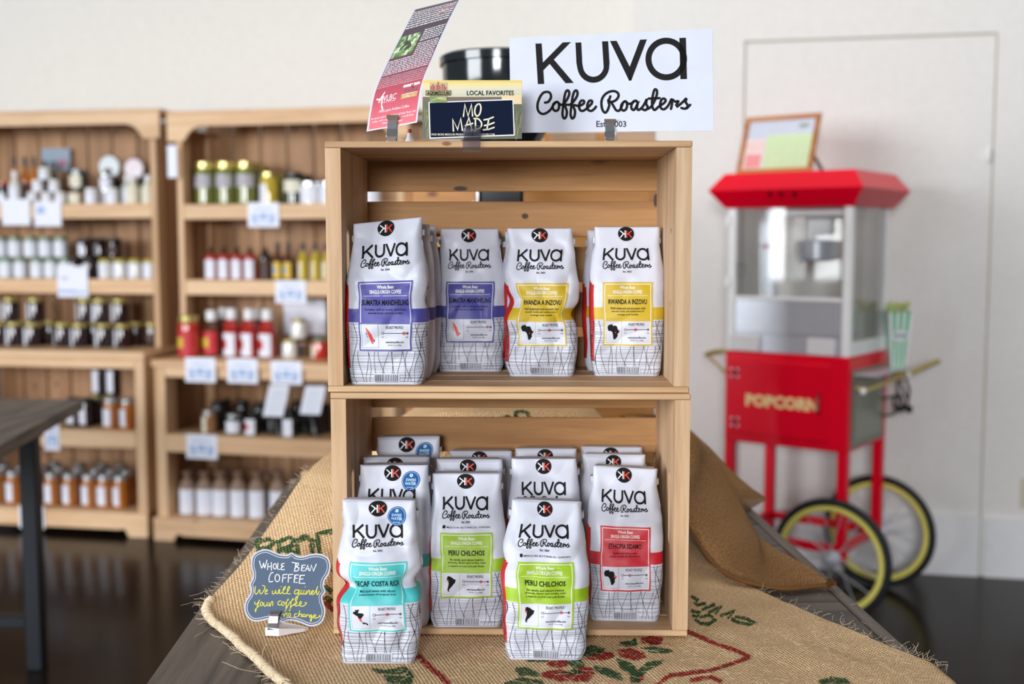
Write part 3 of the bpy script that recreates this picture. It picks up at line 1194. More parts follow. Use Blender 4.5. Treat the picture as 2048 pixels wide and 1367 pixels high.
def crate(label, z, x, y, rz):
    t = empty('pine_crate', (x, y, z), rz, label, 'crate')
    th = .0195; sl = .0078
    for s in (-1, 1):                 # solid end panels with a hand slot near the opening
        mb = MB()
        xo, xi = s * CW / 2, s * (CW / 2 - th)
        cy, cz, hy, hz = .050, CH / 2, .011, .050
        y0, y1, z0, z1 = .0006, CDp - sl - .0003, sl + .0004, CH - sl - .0004
        n = 40
        ang = [2 * math.pi * i / n for i in range(n)]
        inner, outer = [], []
        for a in ang:
            c, q = math.cos(a), math.sin(a)
            zz = cz + (hz - hy) * (1 if q > 0 else -1) + hy * q if abs(q) > .25 else cz + (hz - hy) * q / .25
            yy = cy + hy * c if abs(q) > .25 else cy + hy * (1 if c > 0 else -1) * .97
            inner.append((yy, zz))
            dy, dz = yy - cy, zz - cz
            # matching point on the panel's rectangle
            ks = []
            if dy > 1e-6: ks.append((y1 - cy) / dy)
            if dy < -1e-6: ks.append((y0 - cy) / dy)
            if dz > 1e-6: ks.append((z1 - cz) / dz)
            if dz < -1e-6: ks.append((z0 - cz) / dz)
            k = min(ks)
            outer.append([cy + dy * k, cz + dz * k])
        for corner in ((y0, z0), (y0, z1), (y1, z0), (y1, z1)):
            i = min(range(n), key=lambda i: (outer[i][0] - corner[0]) ** 2 + (outer[i][1] - corner[1]) ** 2)
            outer[i] = list(corner)
        for i in range(n):
            j = (i + 1) % n
            for xx in (xo, xi):
                mb.quad((xx, *inner[i]), (xx, *inner[j]), (xx, *outer[j]), (xx, *outer[i]))
            mb.quad((xo, *inner[i]), (xo, *inner[j]), (xi, *inner[j]), (xi, *inner[i]))
            mb.quad((xo, *outer[i]), (xo, *outer[j]), (xi, *outer[j]), (xi, *outer[i]))
        mb.build('end_panel', PZ, t)
    for zz in (0, CH - sl):           # floor and roof slats running left to right
        for i in range(4):
            y0 = i * (CDp / 4)
            mb = MB(); mb.box(-CW / 2, CW / 2, y0 + (.0022 if i else 0), y0 + CDp / 4 - .0022, zz, zz + sl, .0010); mb.build('slat', PX, t)
    bh = .0510; gp = (CH - 5 * bh - .002) / 4
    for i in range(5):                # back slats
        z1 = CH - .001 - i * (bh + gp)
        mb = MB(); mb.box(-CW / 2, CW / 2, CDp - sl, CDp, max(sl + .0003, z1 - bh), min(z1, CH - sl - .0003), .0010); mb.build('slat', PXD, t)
    return t


UZ = EYE - .1896
LZ = EYE - .5058
cxl = (1021.5 - 1024) / 2300 * 1.444 / .975
UC = crate('upper pine crate holding eight coffee bags, stacked on the other crate', UZ + .0008, (1016 - 1024) / 2300 * 1.444 / 1.0, 1.444, CA)
LC = crate('lower pine crate packed with coffee bags, standing on the burlap', UZ - CH - .0004, cxl - .001, 1.447, CA)
UFZ = UZ + .0008 + .0078 + .0004
LFZ = UZ - CH - .0004 + .0078 + .0004

# knots in the boards of the upper crate
KN = mat('knot_dark', rgb(70, 40, 22), .6)
KN2 = mat('knot_ring', rgb(150, 104, 62), .6)
bk_ = Vector((0, 1.444 + CDp - .0078, 0)); NB_ = Vector((math.sin(-CA), -math.cos(CA), 0))
A = Art()
for cx, cy, rx, ry in ((921, 377, 13, 4.5), (1050, 432, 6, 5), (1312, 400, 5, 13)):
    A.disc(cx, cy, rx * 1.3, ry * 1.3, KN2, 0, 20, 1, .55)
    A.disc(cx, cy, rx, ry, KN, 1, 16, 1)
Mi_ = UC.matrix_basis.inverted() if False else None
bpy.context.view_layer.update()
Mi_ = UC.matrix_world.inverted()
P0_ = UC.matrix_world @ Vector((0, CDp - .0078, .1)); N0_ = (UC.matrix_world.to_3x3() @ Vector((0, -1, 0)))
A.build('knot', lambda x, y, l: Mi_ @ (on_plane(x, y, P0_, N0_) + N0_ * (.0003 + l * .0002)), UC)
A = Art()
A.disc(893, 287, 10, 4.4, KN2, 0, 20, 1, .3); A.disc(893, 287, 6, 4, mat('knot_red', rgb(140, 74, 42), .6), 1, 16, 1)
P0_ = UC.matrix_world @ Vector((0, 0, .1))
A.build('knot', lambda x, y, l: Mi_ @ (on_plane(x, y, P0_, N0_) + N0_ * (.0003 + l * .0002)), UC)
# ================================================================ COFFEE BAGS
FOIL = mat('white_bag_foil', rgb(206, 209, 222), .42, spec=.45)
REDP = mat('red_side_print', rgb(186, 34, 32), .5)
BAND = {'purple': mat('purple_ink', rgb(78, 76, 156), .5), 'yellow': mat('mustard_ink', rgb(200, 170, 34), .5), 'green': mat('lime_ink', rgb(150, 186, 24), .5),
        'teal': mat('teal_ink', rgb(74, 190, 192), .5), 'red': mat('crimson_ink', rgb(200, 24, 46), .5)}
GREYI = mat('grey_hairline_ink', rgb(120, 118, 124), .5)
REDI = mat('orange_red_ink', rgb(226, 70, 56), .5)
CREAM = mat('cream_ink', rgb(236, 236, 226), .5)
BLUEI = mat('sticker_blue', rgb(16, 82, 148), .5, spec=.2)
BLUEL = mat('sticker_pale_blue', rgb(190, 222, 240), .5)
TIE = mat('tin_tie', rgb(206, 208, 212), .35, .4)
K5 = .0001923
H0 = .200


def ux(x): return (x - 380) * K5 * 1.0


def vf(y): return (y - 93) / 1037.0


MAPS = {
    'africa': [(380, 905), (395, 878), (412, 868), (465, 858), (475, 885), (505, 882), (530, 882), (548, 900), (556, 930), (575, 965), (600, 960), (580, 995), (555, 1020), (560, 1050), (540, 1085), (515, 1110), (490, 1112), (480, 1075), (475, 1040), (466, 1000), (440, 970), (400, 972), (384, 945)],
    'samerica': [(275, 920), (300, 908), (345, 925), (400, 965), (432, 975), (415, 1030), (385, 1060), (345, 1110), (322, 1130), (300, 1165), (312, 1190), (285, 1190), (275, 1150), (290, 1090), (300, 1030), (265, 985)],
    'sumatra': [(255, 840), (300, 880), (370, 985), (385, 1030), (430, 1130), (400, 1190), (370, 1170), (325, 1060), (292, 960), (262, 880)],
    'camerica': [(345, 975), (370, 980), (415, 975), (408, 1000), (395, 1030), (470, 1035), (490, 1060), (460, 1100), (432, 1140), (450, 1190), (500, 1193), (540, 1215), (545, 1242), (522, 1240), (505, 1215), (470, 1228), (440, 1180), (398, 1122), (393, 1088), (340, 1060), (305, 1035), (320, 1010), (355, 1003)],
}
KIND = {
    'sumatra': dict(col='purple', title='SUMATRA MANDHELING', body=['Complex with an exotic earthiness,', 'smooth body and low acidity.'], map='sumatra', dot=.86, tw=320),
    'rwanda': dict(col='yellow', title='RWANDA A INZOVU', body=['Well balanced and aromatic with', 'smooth body and undertones of', 'orange and vanilla.'], map='africa', dot=.45, tw=280),
    'peru': dict(col='green', title='PERU CHILCHOS', body=['An exotic and vibrant balance', 'of body, flavor and acidity with', 'a superb aroma and soft finish.'], map='samerica', dot=.72, tw=250, mbg=True),
    'decaf': dict(col='teal', title='DECAF COSTA RICA', body=['Mild and sweet with vibrant', 'undertones of tropical fruit.'], map='camerica', dot=.5, tw=280, swiss=True),
    'ethiopia': dict(col='red', title='ETHIOPIA SIDAMO', body=['Sweet and citrus with', 'subtle notes of wild berry.'], map='africa', dot=.31, tw=240),
}


def fit_map(a, name, x0, x1, y0, y1, m, layer):
    P = MAPS[name]
    a0, a1 = min(p[0] for p in P), max(p[0] for p in P)
    b0, b1 = min(p[1] for p in P), max(p[1] for p in P)
    k = min((x1 - x0) / (a1 - a0), (y1 - y0) / (b1 - b0))
    cx, cy = (x0 + x1) / 2, (y0 + y1) / 2

    def f(p): return ((p[0] - (a0 + a1) / 2) * k + cx, (p[1] - (b0 + b1) / 2) * k + cy)
    return [f(p) for p in P], f


def bag_art(kind, vmax, step):
    """artwork in (x metres, fraction of height from the top)"""
    K = KIND[kind]
    c = BAND[K['col']]
    A = Art(step)

    class F:       # same calls in the traced units of one reference bag
        pass

    def add(fn):
        b = Art(11)
        fn(b)
        base = len(A.v)
        A.v += [(ux(x), vf(y), l) for x, y, l in b.v]
        for f, mi in zip(b.f, b.m):
            if all(b.v[i][1] < 93 + vmax * 1037 for i in f):
                A.f.append(tuple(base + i for i in f)); A.m.append(A.mi(b.mats[mi]))

    def logo(a):
        a.disc(372, 142, 57, 50, INK, 1)
        for s, m in ((-1, WHITE_INK), (1, REDI)):
            a.line([(372 + s * 5, 118), (372 + s * 5, 168)], 7, m, 2, 14, True)
            a.line([(372 + s * 9, 145), (372 + s * 40, 120)], 7, m, 2, 14, True)
            a.line([(372 + s * 17, 140), (372 + s * 42, 168)], 7, m, 2, 14, True)
        kuva(a, 203, 325, 337, INK, 1, -1, .25, .042, 14)
        script(a, 203, 392, 345, 64, INK, 6.2, 1, -1)
        a.text('Est. 2003', 376, 403, 60, 13, INK, 1, .03, -1)
        if K.get('swiss'):
            a.disc(498, 190, 62, 62, BLUEI, 1)
            a.disc(498, 190, 56, 56, BLUEL, 2, 36, 1, .96)
            a.text('SWISS', 498, 184, 68, 18, BLUEL, 4, .02, -1)
            a.text('WATER', 498, 207, 78, 18, BLUEL, 4, .02, -1)
            a.text('PROCESS', 498, 231, 48, 8, BLUEL, 4, .01, -1)
            a.disc(498, 156, 12, 11, BLUEL, 2, 10, 1, .3)
    add(logo)
    if vmax > .33 and K.get('mbg'):
        def mbg(a):
            a.disc(226, 436, 11, 12, INK, 1, 12, 1, .35)
            a.line([(218, 430), (234, 444)], 4, INK, 2); a.line([(234, 430), (218, 444)], 4, INK, 2)
            a.text('MISSOURI BOTANICAL GARDEN', 395, 438, 300, 12, INK, 1, .01, -1)
        add(mbg)
    if vmax > .4:
        def lab(a):
            a.rect(200, 563, 475, 735, c, 2)
            a.rect(200, 563, 735, 906, FOIL, 2)
            a.frame(200, 563, 735, 915, 10, c, 3)
            a.frame(212, 551, 487, 903, 4.5, CREAM, 3)
            a.text('Whole Bean', 380, 512, 112, 22, CREAM, 5, .02, -1)
            a.text('SINGLE-ORIGIN COFFEE', 380, 543, 214, 24, CREAM, 5, .02, -1)
            a.line([(232, 568), (530, 568)], 2.4, CREAM, 3, 18, True)
            a.text(K['title'], 380, 610, K['tw'], 36, INK, 5, .025, -1)
            nb = len(K['body'])
            for i, t in enumerate(K['body']):
                w = 255 * len(t) / 31.0
                a.text(t, 381, 655 + 22 * i, w, 16 if any(q in t for q in 'yp,') else 15, INK, 5, .015, -1)
            a.frame(217, 335, 738, 897, 2.4, c if K['col'] != 'purple' else GREYI, 3)
            P, f = fit_map(a, K['map'], 230, 322, 765, 872, INK, 3)
            a.poly(P, REDI if K['map'] == 'sumatra' else INK, 4)
            if K['map'] == 'samerica':
                a.poly([f(q) for q in ((268, 985), (290, 968), (302, 1000), (292, 1040), (280, 1010))], REDI, 5)
            if K['map'] == 'camerica':
                a.poly([f(q) for q in ((395, 1112), (430, 1118), (452, 1170), (440, 1180), (420, 1170))], REDI, 5)
            if K['map'] == 'africa':
                if kind == 'rwanda': a.disc(*f((522, 998)), 4, 4, REDI, 5, 8, 1)
                else: a.poly([f(q) for q in ((552, 935), (575, 967), (598, 962), (570, 1000), (548, 985), (545, 955))], REDI, 5)
            if K['map'] == 'sumatra':
                for q in ((262, 960), (285, 1030), (272, 990), (432, 1105), (440, 1125)): a.disc(*f(q), 3, 4, INK, 4, 8, 1)
            a.text('ROAST PROFILE', 444, 766, 116, 19, INK, 5, .01, -1)
            a.line([(362, 803), (532, 803)], 4, INK, 3, 18, True)
            a.disc(362, 803, 9, 9, INK, 4, 18, 1); a.disc(362, 803, 6, 6, FOIL, 5, 18, 1)
            a.disc(532, 803, 9, 9, GREYI, 4, 18, 1); a.disc(532, 803, 4, 4, INK, 5, 12, 1)
            dx = 362 + 170 * K['dot']
            a.disc(dx, 803, 9.5, 9.5, INK, 5, 18, 1); a.disc(dx, 803, 7.5, 7.5, REDI, 6, 18, 1)
            a.text('LIGHT', 362, 827, 19, 8, INK, 5, 0, -1); a.text('DARK', 532, 827, 19, 8, INK, 5, 0, -1)
            a.text('www.kuvacoffee.com', 447, 858, 130, 14, INK, 5, .02, -1)
            a.text('NT WT. 12 oz. (340g)', 447, 879, 94, 10, INK, 5, .01, -1)
        add(lab)
        rnd = random.Random(len(K['title']) * 7 + len(K['body']))

        def net(a):
            y = 742
            while y < 1118:
                x0, x1 = 80 + rnd.uniform(0, 80), 640 - rnd.uniform(0, 80)
                s = rnd.uniform(-9, 9)
                y0 = y
                if y < 915:
                    a.line([(80, y0), (200, y0 + s * .4)], 2.0, GREYI, 1, 18, True)
                    a.line([(563, y0 + s), (660, y0 + s * 1.2)], 2.0, GREYI, 1, 18, True)
                else:
                    a.line([(x0 - 20, y0), (x1 + 30, y0 + s)], 2.0 if rnd.random() < .7 else 3.0, GREYI, 1, 18, True)
                y += rnd.choice((4, 9, 13, 17))
            for i, (xa, wob) in enumerate(((165, 16), (205, -22), (250, 10), (262, -9), (310, 14), (352, 26), (384, -26), (420, 8), (436, -12), (480, 18), (505, -14), (545, 26), (560, -24), (598, 20), (610, -18), (120, 20), (110, -16), (640, 15))):
                top = 917 if 200 < xa < 563 else 742
                pts = []
                yy = top
                while yy < 1122:
                    pts.append((xa + wob * math.sin((yy - top) / 58.0 + i * .9), yy))
                    yy += 14
                a.line(pts, 2.6, INK, 1, None, True)
        add(net)

        def bar(a):
            a.rect(296, 476, 1060, 1112, FOIL, 2)
            x = 302
            r2 = random.Random(11)
            while x < 470:
                w = r2.choice((1.8, 1.8, 3.4, 5))
                a.rect(x, x + w, 1064, 1108, INK, 3)
                x += w + r2.choice((2, 3.2, 4.6))
            for i in range(14):
                a.rect(306 + i * 12, 311 + i * 12, 1110, 1115, INK, 3)
        add(bar)
    return A


ART_CACHE = {}


def rr_point(u, a, b, r):
    """rounded rectangle, u in [-6, 6]: 0 front centre, +-1 end of the flat, +-2 round the corner, +-4 end of the side, +-5, +-6 back centre"""
    s = 1 if u >= 0 else -1
    u = abs(u)
    if u <= 1: x, y = u * (a - r), -b
    elif u <= 2:
        t = (u - 1) * math.pi / 2
        x, y = a - r + r * math.sin(t), -b + r - r * math.cos(t)
    elif u <= 4: x, y = a, -b + r + (u - 2) / 2 * (2 * b - 2 * r)
    elif u <= 5:
        t = (u - 4) * math.pi / 2
        x, y = a - r + r * math.cos(t), b - r + r * math.sin(t)
    else: x, y = (a - r) * (6 - u), b
    return s * x, y


class Bag:
    def __init__(s, H, W, D, seed, pinch=(), lean=0.0, slope=0.0, amp=1.0, topw=.93, topd=.010, toplean=0.006):
        s.H, s.W, s.D, s.seed, s.pinch, s.lean, s.slope, s.amp, s.topw, s.topd, s.tl = H, W, D, seed, pinch, lean, slope, amp, topw, topd, toplean
        s.a0, s.b0, s.r0 = W / 2, D / 2, .008

    def dims(s, v):
        t = max(0.0, (v - .36) / .64) ** 1.45
        d = s.D * (1 - t) + s.topd * t
        d *= .93 + .07 * sst(0, .06, v)
        w = s.W * (1 - .02 * math.cos(v * 3)) * (1 - (1 - s.topw) * sst(.55, 1, v))
        w *= .965 + .035 * sst(0, .05, v)
        a, b = w / 2, d / 2
        return a, b, min(.009, b * .8)

    def point(s, u, v, off=0.0):
        a, b, r = s.dims(v)
        x, y = rr_point(u, a, b, r)
        # slightly pillowed front and back
        if abs(u) < 2.0:
            y -= .0035 * (1 - min(1, (abs(x) / a)) ** 2) * math.sin(math.pi * min(1, max(0, v))) - 0
        y -= off if abs(u) < 1.5 else 0
        if abs(u) >= 1.5: x += off * (1 if u > 0 else -1)
        z = v * s.H
        y += s.lean * v + s.tl * sst(.6, 1, v)
        if abs(u) > 1.2: x += (1 if u > 0 else -1) * .0055 * sst(1.2, 2.4, abs(u)) * sst(4.6, 3.4, abs(u)) * math.sin(math.pi * min(1, v * 1.15)) ** .7
        # crumples
        k = sst(0, .10, v) * s.amp
        sd = s.seed * 3.7
        P = Vector((x * 22, y * 10, z * 20 + sd))
        side = 1 if y < 0 else -1
        n1 = noise.noise(P)
        n2 = noise.noise(Vector((x * 45 + z * 30, 5, z * 48 - x * 25 + sd)))
        n3 = 1 - abs(noise.noise(Vector((x * 24 - z * 16, sd, z * 22 + x * 10)))) * 2.2
        dy = (.0042 * n1 + .0015 * n2 + .0026 * max(-.6, n3)) * k
        y += dy * (1 if abs(u) < 3 else -1) * (1 - .7 * sst(.85, 1.0, v))
        x += (.0030 * noise.noise(Vector((2.1 + (1 if u > 0 else -1), sd, z * 24))) + .0010 * noise.noise(Vector((u, sd, z * 60)))) * k * (1 if abs(u) > .6 else abs(u) / .6)
        for (pv, pw, amt, sgn) in s.pinch:
            g = math.exp(-((v - pv) / pw) ** 2)
            e = sst(.35, 1.0, abs(x) / a)
            if (sgn > 0) == (x > 0) or sgn == 0:
                x -= amt * g * e * (1 if x > 0 else -1)
                y += amt * .8 * g * e * (1 if abs(u) < 3 else -.2)
        z += s.slope * x * sst(.4, 1, v)
        return Vector((x, y, z))

    def art_point(s, x, f, layer):
        """artwork (metres from the centre line, fraction from the top) -> surface"""
        fl = s.a0 - s.r0
        ax = abs(x)
        if ax <= fl: u = ax / fl
        elif ax <= fl + s.r0 * 1.5708: u = 1 + (ax - fl) / (s.r0 * 1.5708)
        else: u = 2 + 2 * (ax - fl - s.r0 * 1.5708) / (2 * s.b0 - 2 * s.r0)
        return s.point(math.copysign(min(u, 4), x), 1 - f, .00036 + layer * .00016)


BAGS = []


def make_bag(label, kind, x, y, z, rz, B, vmax=1.0, group=None, front=True):
    """x, y: middle of the bag's base"""
    K = KIND[kind]
    t = empty('coffee_bag', (x, y, z), rz, label, 'coffee bag', group)
    fine = vmax > .3
    q = 22 if fine else 10
    us = [i / q for i in range(-q, q + 1)] + [1 + i / 5 for i in range(1, 5)] + [2 + i / 6 for i in range(0, 13)] + [4.33, 4.66, 5, 5.5, 6] + \
         [-5.5, -5, -4.66, -4.33] + [-4 + i / 6 for i in range(0, 13)] + [-1.8, -1.6, -1.4, -1.2]
    k1, k2, k3 = (30, 8, 50) if fine else (12, 4, 24)
    vs = [0, .012, .03] + [.03 + .351 * i / k1 for i in range(1, k1)] + [.381 + .082 * i / k2 for i in range(0, k2 + 1)] + [.463 + .537 * i / k3 for i in range(1, k3 + 1)]
    mb = MB()
    nu = len(us)
    for v in vs:
        for u in us:
            mb.v.append(tuple(B.point(u, v)))
    for j in range(len(vs) - 1):
        vm = (vs[j] + vs[j + 1]) / 2
        for i in range(nu):
            i2 = (i + 1) % nu
            um = us[i]
            m = 0
            if .381 <= vm <= .463: m = 1
            if -4 <= um < -1.75 and .10 < vm < .74 - .12 * (um + 4) / 2: m = 2
            mb.f.append((j * nu + i, j * nu + i2, (j + 1) * nu + i2, (j + 1) * nu + i)); mb.m.append(m)
    mb.f.append(tuple(range(nu))[::-1]); mb.m.append(0)
    mb.f.append(tuple((len(vs) - 1) * nu + i for i in range(nu))); mb.m.append(0)
    body = mb.build('bag_body', [FOIL, BAND[K['col']], REDP], t, 'soft', fix=True)
    # rolled top behind, held by a tin tie whose ends curl round the sides
    fo = MB()
    n = 12
    aT = B.dims(1)[0]
    for j, (dv, dy) in enumerate(((1.0, -.002), (1.004, .004), (.985, .0105), (.90, .012), (.865, .009), (.87, .003))):
        for i in range(n + 1):
            xx = -aT + 2 * aT * i / n
            q = B.point(xx / (aT) * .98, min(1, dv))
            yb = B.point(0, min(1, dv)).y
            bb = B.dims(min(1, dv))[1]
            fo.v.append((q.x * 1.01, q.y + B.dims(min(1, dv))[1] + bb + dy, q.z + (dv - 1) * B.H if dv > 1 else q.z))
    for j in range(5):
        for i in range(n):
            a = j * (n + 1) + i
            fo.f.append((a, a + 1, a + n + 2, a + n + 1)); fo.m.append(0)
    fo.build('rolled_top', FOIL, t, 'soft', fix=False)
    for s in (-1, 1):
        ti = MB()
        q = B.point(s * 2.0, .90)
        p0 = Vector((q.x - s * .002, q.y + .012, q.z - .002))
        arc = [p0 + Vector((s * .000, .006, 0)), p0 + Vector((s * .003, .004, 0)), p0 + Vector((s * .0042, -.002, 0)), p0 + Vector((s * .0034, -.008, 0)), p0 + Vector((s * .001, -.010, 0))]
        for a, b2 in zip(arc, arc[1:]):
            up = Vector((0, 0, .0075))
            th = Vector((s * .0008, 0, 0))
            ti.quad(a, b2, b2 + up, a + up); ti.quad(a + th, a + up + th, b2 + up + th, b2 + th)
            ti.quad(a, a + th, b2 + th, b2); ti.quad(a + up, b2 + up, b2 + up + th, a + up + th)
        ti.build('tin_tie', TIE, t, fix=False)
    key = (kind, vmax)
    if key not in ART_CACHE:
        ART_CACHE[key] = bag_art(kind, vmax, 18)
    A = ART_CACHE[key]
    if vmax > .9:
        A2 = Art(); A2.v, A2.f, A2.m, A2.mats = list(A.v), list(A.f), list(A.m), A.mats
        # small marks on the right gusset
        xs = B.a0 + .020
        A3 = Art()
        A3.text('SINGLE-ORIGIN', xs, .42, .024, .010, INK, 1, .02, -1)
        A3.disc(xs, .50, .0065, .033, INK, 1, 20, 1, .85)
        A3.text('f', xs, .50, .004, .036, INK, 1, .04, -1)
        for i in range(7):
            A3.rect(xs - .011, xs + .009 - .002 * (i % 3), .70 + i * .022, .7035 + i * .022, GREYI, 1)
        for i, k in enumerate((0, .010, .016, .026, .034, .040, .05, .058)):
            A3.rect(xs - .012, xs - .004, .645 + k, .649 + k, INK, 1)
        A3.build('side_print', B.art_point, t)
    o = A.build('printed_label', B.art_point, t)
    return t


def base_y(py, z, px=1024):
    return atz(px, py, z).y


def bx_(px, Y, py):
    return at(px, py, Y).x


BG = []
# upper crate -------------------------------------------------- x from picture columns at the bag's own distance
D1 = .058
make_bag('white bag with purple SUMATRA MANDHELING label, front left in the upper crate', 'sumatra', bx_(772, 1.457, 700), 1.457 + D1 / 2, UFZ, -.02,
         Bag(.209, .095, D1, 1, ((.50, .06, .004, 1),), .004, .10, 1.0, .92))
make_bag('white bag behind the front purple-labelled bag, only its right side showing', 'sumatra', bx_(788, 1.53, 700), 1.518 + D1 / 2, UFZ, -.03,
         Bag(.205, .098, .052, 2, (), .002, .0, .9), .02)
make_bag('rearmost white bag at the left of the upper crate, a sliver behind two bags', 'sumatra', bx_(806, 1.60, 700), 1.579 + D1 / 2, UFZ, -.03,
         Bag(.203, .098, .050, 3, (), .002, .0, .9), .02)
make_bag('shaded coffee bag with dark purple SUMATRA MANDHELING label, second from left in the upper crate', 'sumatra', bx_(939, 1.60, 700), 1.603 + .026, UFZ, .03,
         Bag(.200, .092, .050, 4, (), .006, .0, 1.1, .86, .008))
make_bag('coffee bag with mustard RWANDA A INZOVU label and pinched waist, middle of the upper crate', 'rwanda', bx_(1083, 1.547, 700), 1.545 + .028, UFZ, 0,
         Bag(.200, .091, .054, 5, ((.50, .07, .009, -1), (.42, .06, .008, 1)), .002, .0, 1.25, .95))
make_bag('coffee bag hidden behind the pinched mustard-labelled bag, its red side showing at the left', 'rwanda', bx_(1076, 1.62, 700), 1.613 + .026, UFZ, .10,
         Bag(.196, .094, .048, 6, (), .0, .0, .8, .96), .02)
make_bag('smooth coffee bag with mustard RWANDA A INZOVU label at the right of the upper crate', 'rwanda', bx_(1256, 1.55, 700), 1.549 + .028, UFZ, -.03,
         Bag(.202, .092, .054, 7, (), .002, .0, .7, .95))
make_bag('coffee bag behind the rightmost mustard-labelled bag, a grey strip at its left', 'rwanda', bx_(1238, 1.62, 700), 1.611 + .026, UFZ, -.03,
         Bag(.198, .092, .048, 8, (), .002, .0, .7, .95), .05)
# lower crate, front row
make_bag('coffee bag with teal DECAF COSTA RICA label standing on the burlap before the lower crate', 'decaf', bx_(757, 1.345, 1200) - .002, 1.345 + .031, SZ + .0022, .0,
         Bag(.191, .092, .060, 9, ((.50, .055, .011, 1), (.47, .05, .012, -1)), .016, .0, 1.45, .93, .014, .0))
make_bag('coffee bag with lime PERU CHILCHOS label, second column of the lower crate', 'peru', bx_(932, 1.45, 1100), 1.451 + .028, LFZ, .01,
         Bag(.194, .093, .056, 10, (), .006, .0, .9, .92, .010, .010))
make_bag('coffee bag with lime PERU CHILCHOS label standing on the burlap before the lower crate', 'peru', bx_(1092, 1.358, 1180), 1.357 + .031, SZ + .0022, -.03,
         Bag(.183, .096, .060, 11, ((.62, .05, .004, -1),), .028, -.03, 1.3, .90, .014))
make_bag('coffee bag with red ETHIOPIA SIDAMO label at the right of the lower crate', 'ethiopia', bx_(1253, 1.475, 1100), 1.475 + .028, LFZ, -.06,
         Bag(.197, .093, .056, 12, (), .012, -.04, .9, .88, .010))
# lower crate, rows behind
make_bag('white coffee bag with round blue sticker directly behind the teal-labelled bag', 'decaf', bx_(791, 1.50, 980), 1.478, LFZ, .02, Bag(.207, .092, .050, 13, (), .003, .0, .9, .95), .32)
make_bag('coffee bag with blue sticker, third in the left column of the lower crate', 'decaf', bx_(797, 1.58, 950), 1.552, LFZ, .02, Bag(.203, .092, .050, 14, (), .004, .0, .9, .96), .30)
make_bag('flat-topped coffee bag with blue sticker, tallest and rearmost in the lower crate', 'decaf', bx_(817, 1.64, 940), 1.628, LFZ, -.02, Bag(.218, .090, .044, 15, (), .006, .02, .5, .97, .008), .30)
make_bag('coffee bag behind the lime-labelled bag of the second column, its logo just showing', 'peru', bx_(938, 1.55, 960), 1.545, LFZ, .0, Bag(.202, .092, .050, 16, (), .002, .0, .8, .95), .15)
make_bag('rearmost coffee bag of the second column in the lower crate', 'peru', bx_(961, 1.62, 950), 1.618, LFZ, .0, Bag(.200, .092, .050, 17, (), .002, .0, .8, .95), .15)
make_bag('coffee bag showing the large wordmark behind the front lime-labelled bag of the third column', 'peru', bx_(1089, 1.54, 980), 1.528, LFZ, .0, Bag(.206, .094, .054, 18, (), .003, .0, .9, .92), .40)
make_bag('rearmost coffee bag of the third column in the lower crate, only its top showing', 'peru', bx_(1092, 1.62, 950), 1.612, LFZ, .02, Bag(.204, .090, .050, 19, (), .004, .0, .8, .95), .15)
make_bag('coffee bag directly behind the red-labelled bag in the lower crate', 'ethiopia', bx_(1228, 1.58, 960), 1.572, LFZ, -.02, Bag(.203, .090, .048, 20, (), .004, .0, .8, .95), .15)
make_bag('rearmost coffee bag of the right column in the lower crate', 'ethiopia', bx_(1222, 1.65, 950), 1.634, LFZ, -.02, Bag(.202, .090, .046, 21, (), .006, .0, .8, .95), .15)

# ================================================================ SIGNS ON THE UPPER CRATE
UTZ = UZ + .0008 + CH
PAPER = mat('white_card', rgb(200, 205, 220), .6, spec=.25)
CHROME = mat('chrome_clip', rgb(200, 200, 205), .22, .9)
WPLAS = mat('white_plastic', rgb(232, 230, 232), .4)


def sheet(outline, P0, Nn, t, name, m, parent, off0=0.0):
    """a thin flat sheet in the plane (P0, Nn) with a traced outline"""
    Nn = Nn.normalized()
    mb = MB()
    o = parent.location if parent is not None else Vector((0, 0, 0))

    def f3(x, y, s):
        return on_plane(x, y, P0, Nn) - Nn * (off0 + (t if s else 0)) - o
    mb.prism(outline, f3, t)
    return mb.build(name, m, parent)


def planefn(P0, Nn, parent):
    Nn = Nn.normalized()
    o = parent.location.copy()
    return lambda x, y, l: on_plane(x, y, P0, Nn) + Nn * (.0003 + l * .0002) - o


